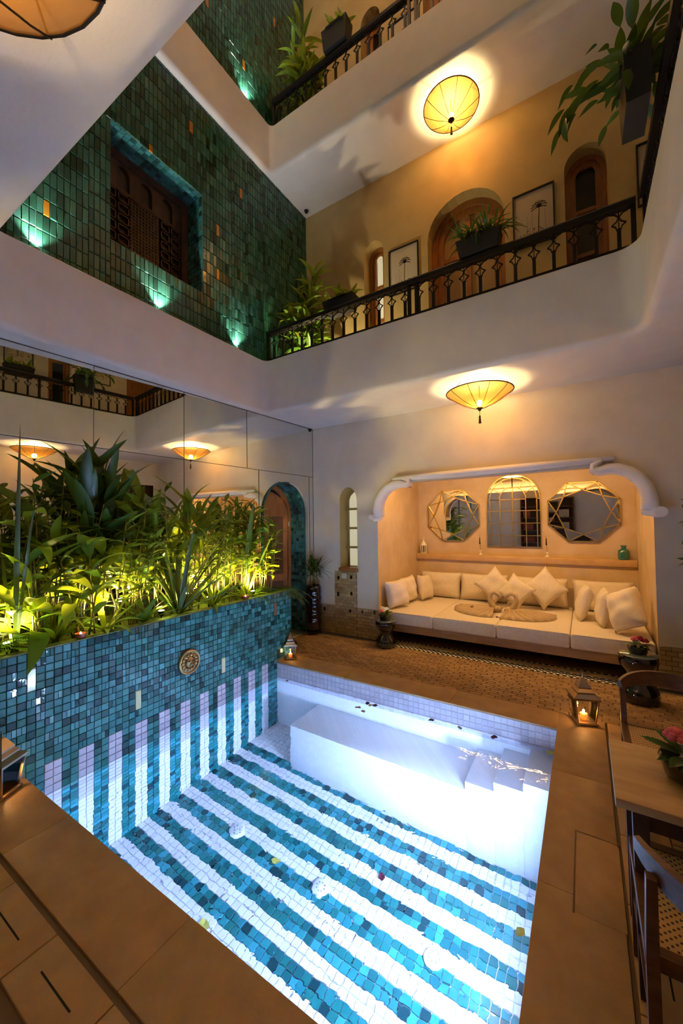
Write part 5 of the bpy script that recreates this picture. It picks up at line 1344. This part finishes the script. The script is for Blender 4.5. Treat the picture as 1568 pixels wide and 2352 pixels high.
# ---- plants of the galleries
def corner_plant(label, x, y, z0, h, seed):
    p = thing('dracaena', label, 'potted plant', (x, y, z0), group='corner plants of the galleries')
    rg = random.Random(seed); me = [leaf_mesh('blade', 0.19, b_, 8, 0.35, LEAF) for b_ in (0.4, 0.9, 1.4)]
    MB().lathe((x, y, z0), [(0.11, 0), (0.14, 0.02), (0.16, 0.26), (0.15, 0.28), (0.14, 0.26)], 18).build('pot', BLACKP, p, smooth=True)
    for c in range(13):
        bx, by = x + rg.uniform(-.05, .05), y + rg.uniform(-.05, .05); tx, ty = bx + rg.uniform(-.22, .28), by + rg.uniform(-.26, .16); hh = h * rg.uniform(0.45, 1.0)
        tx = max(tx, 0.05); ty = min(ty, -0.1)
        cane(p, [(bx, by, z0 + 0.2), ((bx + tx) / 2, (by + ty) / 2, z0 + 0.2 + hh * 0.5), (tx, ty, z0 + 0.2 + hh)], 0.011)
        for i in range(20):
            f = rg.uniform(0.3, 1.0); b = V3(bx, by, z0 + 0.2).lerp(V3(tx, ty, z0 + 0.2 + hh), f)
            a = rg.uniform(0, 2 * PI); e = rg.uniform(-0.1, 1.0) + 0.2 * f; d = V3(math.cos(a) * math.cos(e), math.sin(a) * math.cos(e), math.sin(e)); L = 0.33 * rg.uniform(.7, 1.2)
            if (b + d * L).x < 0.0: d.x = abs(d.x)
            if (b + d * L).y > -0.03: d.y = -abs(d.y)
            put_leaf(rg.choice(me), b, d, L, p)
    return p
corner_plant('bushy lit plant in the corner of the lower gallery', 0.40, -0.58, F1 + 0.001, 1.35, 41)
corner_plant('bushy lit plant in the corner of the upper gallery', 0.40, -0.52, F2 + 0.001, 1.35, 42)
for z, zc, lab in ((F1, 'lower', 'floor spotlight behind the lower gallery corner plant'), (F2, 'upper', 'floor spotlight behind the upper gallery corner plant')):
    x, y = 0.62, -0.80
    s = thing('floor_spot', lab, 'spotlight', (x, y, z), group='gallery floor spotlights')
    MB().lathe((x, y, z + 0.001), [(0.05, 0), (0.05, 0.02), (0.035, 0.05)], 14).build('housing', IRON, s, smooth=True); MB().lathe((x, y, z + 0.0515), [(0.03, 0), (0.028, 0.003)], 12).build('lens', MATS['spot_lens0'], s)
    lamp('SPOT', 'spot_beam', (x, y, z + 0.07), E_GALLERY, (1.0, 0.80, 0.46), (0.62, -0.05, z + 1.5), 0.015, math.radians(130), 0.7, parent=s)
def rail_box(label, c, along, w, h, d, seed, kind):
    """box planter hung on a railing; along = unit vector of the rail"""
    rg = random.Random(seed); c = Vector(c); al = Vector(along); nr = V3(-al.y, al.x, 0); up = V3(0, 0, 1)
    p = thing('rail_planter', label, 'planter box', tuple(c), group='planter boxes on the railings')
    q = []
    for zz, s in ((0, 0.86), (h, 1.0)):
        q += [c + al * (-w / 2 * s) - nr * d / 2 * s + up * zz, c + al * (w / 2 * s) - nr * d / 2 * s + up * zz, c + al * (w / 2 * s) + nr * d / 2 * s + up * zz, c + al * (-w / 2 * s) + nr * d / 2 * s + up * zz]
    MB().hexa(q).build('box', BLACKP, p)
    MB().obox(c + up * (h + 0.004), al * (w / 2 - 0.012), nr * (d / 2 - 0.012), up * 0.003).build('soil', SOIL, p)
    if kind == 'grass': me = [leaf_mesh('blade', 0.075, b_, 8, 0.3, LEAFD) for b_ in (0.5, 1.5, 2.6)]; n, L = 120, 0.25
    elif kind == 'paddle': me = [leaf_mesh('oval', 0.36, b_, 7, 0.2, LEAFD) for b_ in (0.2, 0.6)]; n, L = 40, 0.15
    else: me = [leaf_mesh('oval', 0.30, b_, 7, 0.2, LEAF) for b_ in (0.3, 0.9)]; n, L = 30, 0.15
    for i in range(n):
        a = rg.uniform(0, 2 * PI); e = rg.uniform(0.0, 1.3) if kind != 'grass' else rg.uniform(0.5, 1.45)
        b = c + al * rg.uniform(-w / 2 + .03, w / 2 - .03) + nr * rg.uniform(-d / 3, d / 3) + up * (h + 0.005)
        dd = V3(math.cos(a) * math.cos(e), math.sin(a) * math.cos(e), math.sin(e)); l = L * rg.uniform(.6, 1.3)
        put_leaf(rg.choice(me), b, dd, l, p)
        if kind == 'paddle':      # jointed flat stems: each segment grows from the last and droops
            a2, e2, b2 = a, e, b + dd * l * 0.92
            for q in range(2 + i % 2):
                a2 += rg.uniform(-.4, .4); e2 -= rg.uniform(.25, .6); d2 = V3(math.cos(a2) * math.cos(e2), math.sin(a2) * math.cos(e2), math.sin(e2))
                put_leaf(rg.choice(me), b2, d2, l * 0.9, p); b2 = b2 + d2 * l * 0.82
    MB().obox(c + up * (h - 0.01) + nr * 0.0, al * (w * 0.3), nr * (d / 2 + 0.012), up * 0.006).build('bracket', IRON, p)
    return p
rail_box('black box planter on the lower railing beside the corner plant', (1.10, -0.85, 4.10), (1, 0, 0), 0.42, 0.16, 0.16, 51, 'leafy')
rail_box('grassy black box planter on the lower railing before the wide arch', (2.72, -0.95, 4.125), (1, 0, 0), 0.40, 0.15, 0.16, 52, 'grass')
rail_box('black box planter on the upper railing beside the corner plant', (1.08, G2Y1 + 0.04, 7.40), (1, 0, 0), 0.36, 0.26, 0.16, 53, 'leafy')
rail_box('large dark box planter with paddle leaves hung on the right railing', (3.815, -1.885, 3.95), (0, 1, 0), 0.34, 0.28, 0.13, 54, 'paddle')
# two leafy boxes farther along the right railing, seen in the wall mirror
rail_box('leafy box planter on the right railing, seen in the mirror, farther from the corner', (4.045, -2.75, 4.06), (0, 1, 0), 0.40, 0.16, 0.15, 55, 'leafy')
# ---- small tree at the right edge
leafy_cane_plant('ficus_tree', 'slender leafy tree at the right edge beside the niche', 4.36, -0.50, 0.0, 2.0, 6, 14, 0.125, 'oval', 0.45, 0.4, LEAFD, 61, 0.18, keep=False, start=0.45, el=(-0.6, 0.5), lean=(-0.10, 0), stem=WOOD, cat='tree')
# ================================================================== FURNITURE ON THE RIGHT
def cane_mat():
    m = bpy.data.materials.new('cane_pattern'); m.use_nodes = True; N = m.node_tree.nodes; L = m.node_tree.links; b = N['Principled BSDF']
    tc = N.new('ShaderNodeTexCoord'); mp = N.new('ShaderNodeMapping'); mp.inputs['Rotation'].default_value = (0, 0, PI / 4); L.new(tc.outputs['Object'], mp.inputs[0])
    vo = N.new('ShaderNodeTexVoronoi'); vo.voronoi_dimensions = '2D'; vo.inputs['Scale'].default_value = 62; vo.inputs['Randomness'].default_value = 0.0; L.new(mp.outputs[0], vo.inputs['Vector'])
    cr = N.new('ShaderNodeValToRGB'); cr.color_ramp.elements[0].position = 0.20; cr.color_ramp.elements[0].color = (0.03, 0.012, 0.004, 1); cr.color_ramp.elements[1].position = 0.27; cr.color_ramp.elements[1].color = (0.56, 0.36, 0.13, 1)
    L.new(vo.outputs['Distance'], cr.inputs[0]); L.new(cr.outputs[0], b.inputs['Base Color']); b.inputs['Roughness'].default_value = 0.5; return m
CANEP = cane_mat()
tb = thing('dining_table', 'stone-topped dining table with dark legs at the pool edge', 'table', (4.1, -2.87, 0))
TX0, TX1, TY0, TY1, TZ = 3.563, 4.62, -3.086, -2.665, 0.66
MB().bevbox(TX0, TX1, TY0, TY1, TZ - 0.03, TZ, 0.003).build('top', TABLE, tb, smooth=True)
for y in (TY0 + 0.05, TY1 - 0.05): MB().box(TX0 + 0.07, TX1 - 0.07, y - 0.012, y + 0.012, TZ - 0.10, TZ - 0.031).build('apron', WOODD, tb)
for x in (TX0 + 0.07, TX1 - 0.07):
    MB().box(x - 0.012, x + 0.012, TY0 + 0.05, TY1 - 0.05, TZ - 0.10, TZ - 0.031).build('apron', WOODD, tb)
    for y in (TY0 + 0.05, TY1 - 0.05): MB().hexa([(x - .016, y - .016, 0), (x + .016, y - .016, 0), (x + .016, y + .016, 0), (x - .016, y + .016, 0), (x - .023, y - .023, TZ - .03), (x + .023, y - .023, TZ - .03), (x + .023, y + .023, TZ - .03), (x - .023, y + .023, TZ - .03)]).build('leg', WOODD, tb)
CHW, CHD, SZ = 0.21, 0.21, 0.41
def chair(label, x, y, rz):
    c = thing('dining_chair', label, 'chair', (0, 0, 0), 0, 'cane-seated walnut chairs')
    # local frame: +y is the front
    for s in (-1, 1):
        MB().hexa([(s * CHW - .013, CHD - .013, 0), (s * CHW + .013, CHD - .013, 0), (s * CHW + .013, CHD + .013, 0), (s * CHW - .013, CHD + .013, 0),
                   (s * CHW - .017, CHD - .017, SZ), (s * CHW + .017, CHD - .017, SZ), (s * CHW + .017, CHD + .017, SZ), (s * CHW - .017, CHD + .017, SZ)]).build('leg', WOOD, c)
        yb = -CHD - 0.02
        MB().hexa([(s * CHW - .014, yb - .05, 0), (s * CHW + .014, yb - .05, 0), (s * CHW + .014, yb - .02, 0), (s * CHW - .014, yb - .02, 0),
                   (s * CHW - .015, yb - .018, SZ), (s * CHW + .015, yb - .018, SZ), (s * CHW + .015, yb + .018, SZ), (s * CHW - .015, yb + .018, SZ)]).build('leg', WOOD, c)
        MB().hexa([(s * CHW - .015, yb - .018, SZ), (s * CHW + .015, yb - .018, SZ), (s * CHW + .015, yb + .018, SZ), (s * CHW - .015, yb + .018, SZ),
                   (s * CHW - .012, yb - .045, 0.64), (s * CHW + .012, yb - .045, 0.64), (s * CHW + .012, yb - .015, 0.64), (s * CHW - .012, yb - .015, 0.64)]).build('back_post', WOOD, c)
        MB().box(s * CHW - .016, s * CHW + .016, -CHD - .02, CHD, SZ - .035, SZ + .008).build('seat_rail', WOOD, c)
        MB().box(s * CHW - .009, s * CHW + .009, -CHD - .03, CHD, 0.19, 0.215).build('stretcher', WOOD, c)
    for y_ in (-CHD - 0.01, CHD): MB().box(-CHW, CHW, y_ - .016, y_ + .016, SZ - .035, SZ + .008).build('seat_rail', WOOD, c)
    MB().box(-CHW + .016, CHW - .016, -CHD + .006, CHD - .016, SZ - .006, SZ + .004).build('cane_seat', CANEP, c)
    # curved backrest bar
    mb = MB(); n = 18
    for i in range(n + 1):
        f = i / n * 2 - 1; ang = f * 1.12; px = 0.228 * math.sin(ang) / math.sin(1.12); py = -CHD - 0.155 + 0.24 * (1 - math.cos(ang)) / (1 - math.cos(1.12)) * 0.85
        hgt = 0.040 * (1 - 0.55 * abs(f) ** 3); th = 0.013 + 0.010 * (1 - abs(f) ** 2)
        nx, ny = math.sin(ang), -math.cos(ang)
        for (o, z) in ((-th, -hgt), (th, -hgt), (th * 0.9, hgt * 0.9), (-th * 0.3, hgt)):
            mb.v.append((px + nx * o, py + ny * o, 0.655 + z))
    for i in range(n):
        for k in range(4): mb.face((i * 4 + k, i * 4 + (k + 1) % 4, (i + 1) * 4 + (k + 1) % 4, (i + 1) * 4 + k))
    mb.face((0, 1, 2, 3)); mb.face(tuple(n * 4 + k for k in (3, 2, 1, 0)))
    mb.build('backrest', WOOD, c, smooth=True)
    c.location = (x, y, 0); c.rotation_euler = (0, 0, rz)
    return c
ch = chair('walnut chair with cane seat on the near side of the table', 3.835, -3.10, 0)
copy_tree(ch, (3.875, -2.12, 0), PI, 'walnut chair with cane seat on the far side of the table')
posy('pot of red and pink roses standing on the table', 3.80, -2.84, TZ + 0.001, 0.13, [ROSE, ROSEP, ROSEP, ROSE, ROSE], 8)

# ---- candle lanterns on the coping
def lantern(label, x, y, s, rz, lit=1.0):
    t = thing('candle_lantern', label, 'lantern', (0, 0, 0), 0, 'glass candle lanterns')
    b, tp = 0.062, 0.082
    MB().box(-b - .012, b + .012, -b - .012, b + .012, 0.008, 0.022).build('base', STEEL, t)
    for sx in (-1, 1):
        for sy in (-1, 1):
            MB().bar((sx * b, sy * b, 0.022), (sx * tp, sy * tp, 0.20), 0.009).build('post', STEEL, t)
            MB().blob((sx * (b + .004), sy * (b + .004), 0.006), 0.009, 1).build('foot', STEEL, t)
    for a in range(4):
        Rm = Matrix.Rotation(a * PI / 2, 4, 'Z')
        q = [Rm @ Vector(p) for p in ((-b, -b, .022), (b, -b, .022), (tp, -tp, .20), (-tp, -tp, .20))]
        n_ = (Rm @ Vector((0, -1, 0))) * 0.0015
        MB().hexa([q[0] - n_, q[1] - n_, q[1] + n_, q[0] + n_, q[3] - n_, q[2] - n_, q[2] + n_, q[3] + n_]).build('pane', GLASS, t)
    mb = MB(); prof = [(tp + .012, .20), (tp + .012, .214), (tp - .02, .238), (tp - .02, .25), (0.045, .272), (0.045, .282), (0.012, .345), (0.006, .35)]
    for r, z in prof:
        for sx, sy in ((-1, -1), (1, -1), (1, 1), (-1, 1)): mb.v.append((sx * r, sy * r, z))
    for i in range(len(prof) - 1):
        for k in range(4): mb.face((i * 4 + k, i * 4 + (k + 1) % 4, i * 4 + 4 + (k + 1) % 4, i * 4 + 4 + k))
    rf = mb.build('roof', STEEL, t)
    MB().tube([(0, 0, .345), (0, 0, .39)], [0.006, 0.002], 6).build('finial', STEEL, rf)
    cd = MB().lathe((0, 0, .0225), [(0.026, 0), (0.026, 0.045), (0.0, 0.043)], 14, cap=False).build('candle', WAX, t, smooth=True)
    MB().blob((0, 0, .082), 0.009, 1, sz=1.9).build('flame', FLAME, cd, smooth='all')
    t.location = (x, y, 0.0005); t.rotation_euler = (0, 0, rz); t.scale = (s, s, s)
    l = lamp('POINT', 'candle_glow', (x, y, 0.10 * s), E_CANDLE * lit, C_CANDLE, size=0.012)
    l.parent = t; l.matrix_parent_inverse = Matrix.LocRotScale(t.location, t.rotation_euler, t.scale).inverted()
    return t
lantern('glass candle lantern on the far right corner of the coping', 3.455, -1.07, 1.0, 0.35)
lantern('glass candle lantern on the coping at the end of the planter', 0.515, -1.13, 0.80, 0.7, 0.25)
lantern('glass candle lantern cut off by the left edge, on the near coping', 0.50, -3.80, 0.95, 0.5)

# ---- petals and leaves on and in the water
dk = pmat('petal_maroon', (0.10, 0.005, 0.02), 0.6); yl = pmat('petal_yellow', (0.55, 0.50, 0.10), 0.6); pk = pmat('petal_mauve', (0.42, 0.30, 0.34), 0.6)
for i, (u, v, m, lab, sc) in enumerate(((0.62, -1.32, dk, 'tiny dark petal floating near the planter corner', 1.0), (1.66, -1.34, dk, 'dark petal in the floating cluster by the far edge, left', 1.6), (1.74, -1.345, dk, 'dark petal in the floating cluster by the far edge, right', 1.7), (1.70, -1.36, yl, 'yellow petal in the floating cluster by the far edge', 1.3),
                    (1.62, -1.46, pk, 'pale mauve petal drifting off the floating cluster, left', 1.5), (1.70, -1.50, pk, 'pale mauve petal drifting off the floating cluster, farthest out', 1.4), (2.30, -1.33, dk, 'dark petal floating midway along the far edge', 1.5), (2.55, -1.33, pk, 'pale petal floating midway along the far edge', 1.3), (2.83, -1.335, dk, 'dark petal floating above the pool steps', 1.7), (3.235, -1.34, yl, 'yellow-green leaf floating in the far right corner of the pool', 1.9), (3.22, -2.85, yl, 'yellow-green leaf floating at the right edge of the pool', 1.3))):
    o = place(pm, 'petal', Matrix.Translation((u, v, WZ + 0.001)) @ Matrix.Rotation(i * 1.7, 4, 'Z') @ Matrix.Diagonal((sc, sc, sc, 1)))
    o.material_slots[0].link = 'OBJECT'; o.material_slots[0].material = m
    tag(o, lab, 'petal', 'petals in the pool')
for i, (u, v) in enumerate(((1.45, -3.10), (2.62, -2.95), (1.55, -2.55), (2.25, -2.25))):
    o = place(pm, 'sunken_leaf', Matrix.Translation((u, v, PZ + 0.002)) @ Matrix.Rotation(i * 1.7, 4, 'Z') @ Matrix.Diagonal((1.7, 1.7, 1.2, 1)))
    o.material_slots[0].link = 'OBJECT'; o.material_slots[0].material = yl if i % 2 == 0 else dk
    tag(o, ('small yellow leaf lying on the pool floor near the camera', 'small dark leaf lying on the pool floor, right side', 'small yellow leaf lying on the pool floor, middle', 'small dark leaf lying on the pool floor, far side')[i], 'leaf', 'leaves on the pool floor')

# ---- framed drawings
def art(label, fr, u0, u1, v0, v1, seed):
    o, U, Vv, N = fr; rg = random.Random(seed); c = o + U * (u0 + u1) / 2 + Vv * v0
    t = thing('framed_drawing', label, 'picture', tuple(c), group='framed palm drawings')
    b = 0.014
    for q in ((u0, u1, v0, v0 + b), (u0, u1, v1 - b, v1), (u0, u0 + b, v0 + b, v1 - b), (u1 - b, u1, v0 + b, v1 - b)):
        MB().prism([(q[0], q[2]), (q[1], q[2]), (q[1], q[3]), (q[0], q[3])], fr, 0.002, 0.022).build('frame', IRON, t)
    MB().prism([(u0 + b, v0 + b), (u1 - b, v0 + b), (u1 - b, v1 - b), (u0 + b, v1 - b)], fr, 0.002, 0.006).build('paper', PAPER, t)
    mb = MB(); w = u1 - u0; h = v1 - v0
    def ln(a, c, th): 
        d = Vector((c[0] - a[0], c[1] - a[1])); L = d.length
        if L < 1e-5: return
        nx, ny = -d.y / L * th, d.x / L * th
        mb.prism([(a[0] - nx, a[1] - ny), (c[0] - nx, c[1] - ny), (c[0] + nx * .4, c[1] + ny * .4), (a[0] + nx, a[1] + ny)], fr, 0.006, 0.0066)
    px = u0 + w * rg.uniform(.5, .62); base = v0 + h * 0.22; top = v0 + h * rg.uniform(.55, .66)
    ln((px, base), (px + 0.01, top), 0.005)
    for k in range(9):
        a = PI * (-0.12 + 1.24 * k / 8); r = w * 0.2
        e = (px + 0.01 + r * math.cos(a), top + r * 0.7 * math.sin(a)); m_ = (px + 0.01 + r * .55 * math.cos(a), top + r * 0.65 * math.sin(a) + 0.015)
        ln((px + 0.01, top), m_, 0.006); ln(m_, e, 0.006)
    for k in range(26):
        x = u0 + w * rg.uniform(.12, .88); z = v0 + h * rg.uniform(.12, .28); a = rg.uniform(0, PI); r = rg.uniform(.015, .04); ln((x, z), (x + r * math.cos(a), z + r * math.sin(a)), rg.uniform(.001, .004))
    for k in range(4):
        x = u0 + w * rg.uniform(.12, .88); ln((x, v0 + h * .2), (x + rg.uniform(-.01, .01), v0 + h * rg.uniform(.4, .75)), 0.0012)
    mb.build('drawing', INK, t, fix=False)
art('framed palm drawing between the small and the wide gallery arches', FR_SOFA, 1.356, 1.775, 4.62, 5.24, 1)
art('framed palm drawing between the wide arch and the narrow gallery door', FR_SOFA, 2.90, 3.315, 4.64, 5.26, 2)
art('framed drawing on the right gallery wall, seen mirrored at the far left', FR_RIGHT, 2.38, 2.80, 4.55, 5.25, 3)
art('framed drawing on the right gallery wall, seen mirrored beside the paned door', FR_RIGHT, 1.05, 1.52, 4.55, 5.25, 4)
art('framed palm drawing of the upper gallery beside the wide arch', FR_SOFA, 1.40, 1.80, 7.75, 8.35, 5)
art('framed drawing at the far right end of the lower gallery wall', FR_SOFA, 4.02, 4.40, 4.64, 5.26, 6)
# doors of the right wall, seen in the mirror
def side_door(idx, u0, u1, z0, zt, dep, m, panes):
    d = tag(bpy.data.objects.new('door_%d' % idx, None), kind='structure'); COL.objects.link(d); d.location = (XR, -(u0 + u1) / 2, z0)
    P = arch_poly(u0, u1, z0, zt, 10) if zt > 3 else [(u0, z0), (u1, z0), (u1, zt), (u0, zt)]
    MB().prism(P, FR_RIGHT, -dep - 0.02, -dep).build('door_leaf', m, d)
    z = z0 + 0.2
    while panes and z < zt - 0.45:
        MB().prism([(u0 + .09, z), (u1 - .09, z), (u1 - .09, z + .36), (u0 + .09, z + .36)], FR_RIGHT, -dep, -dep + 0.006).build('pane', DARKGL, d); z += 0.42
    for a, b in ((u0, u0 + .05), (u1 - .05, u1)): MB().prism([(a, z0), (b, z0), (b, zt - .3), (a, zt - .3)], FR_RIGHT, -dep, -dep + 0.04).build('door_frame', m, d)
side_door(8, 0.12, 1.15, 0.002, 2.5, 0.15, WOODD, True); side_door(9, 1.80, 2.15, F1 + 0.005, 5.6, 0.10, WOODL, True); side_door(10, 0.08, 0.72, F1 + 0.005, 5.5, 0.10, WOODL, False)
# ---- dark display cabinet behind the camera, seen in the niche mirrors
cb = thing('display_cabinet', 'dark wooden display cabinet seen only in the niche mirrors', 'cabinet', (2.55, YBK + 0.2, 0))
cx0, cx1 = 1.75, 3.25
MB().box(cx0, cx1, YBK + 0.01, YBK + 0.03, 0, 2.3).build('back_panel', WOODD, cb)
for x in (cx0, cx0 + 0.5, cx0 + 1.0, cx1 - 0.03): MB().box(x, x + 0.03, YBK + 0.03, YBK + 0.36, 0, 2.3).build('upright', WOOD, cb)
for z in (0.0, 0.45, 0.85, 1.25, 1.65, 2.0, 2.27): MB().box(cx0, cx1, YBK + 0.03, YBK + 0.36, z, z + 0.03).build('shelf', WOOD, cb)
rg_ = random.Random(77)
BOOKC = [pmat('box_red', (0.22, 0.05, 0.03), 0.6), pmat('box_brown', (0.20, 0.11, 0.05), 0.6), pmat('box_cream', (0.45, 0.36, 0.22), 0.6)]
n_ = 0
for z in (0.88, 1.28, 1.68):
    for col in range(3):
        x = cx0 + 0.05 + col * 0.5
        w_ = rg_.uniform(.2, .36); h_ = rg_.uniform(.12, .26)
        o = MB().bevbox(x + 0.03, x + 0.03 + w_, YBK + 0.10, YBK + 0.30, z + 0.001, z + h_, 0.006).build('storage_box', BOOKC[n_ % 3], smooth=True)
        tag(o, '%s box on the %s shelf of the mirrored cabinet' % (('dark red', 'brown', 'cream')[n_ % 3], ('low', 'middle', 'high')[n_ // 3]), 'box', 'boxes in the cabinet'); n_ += 1
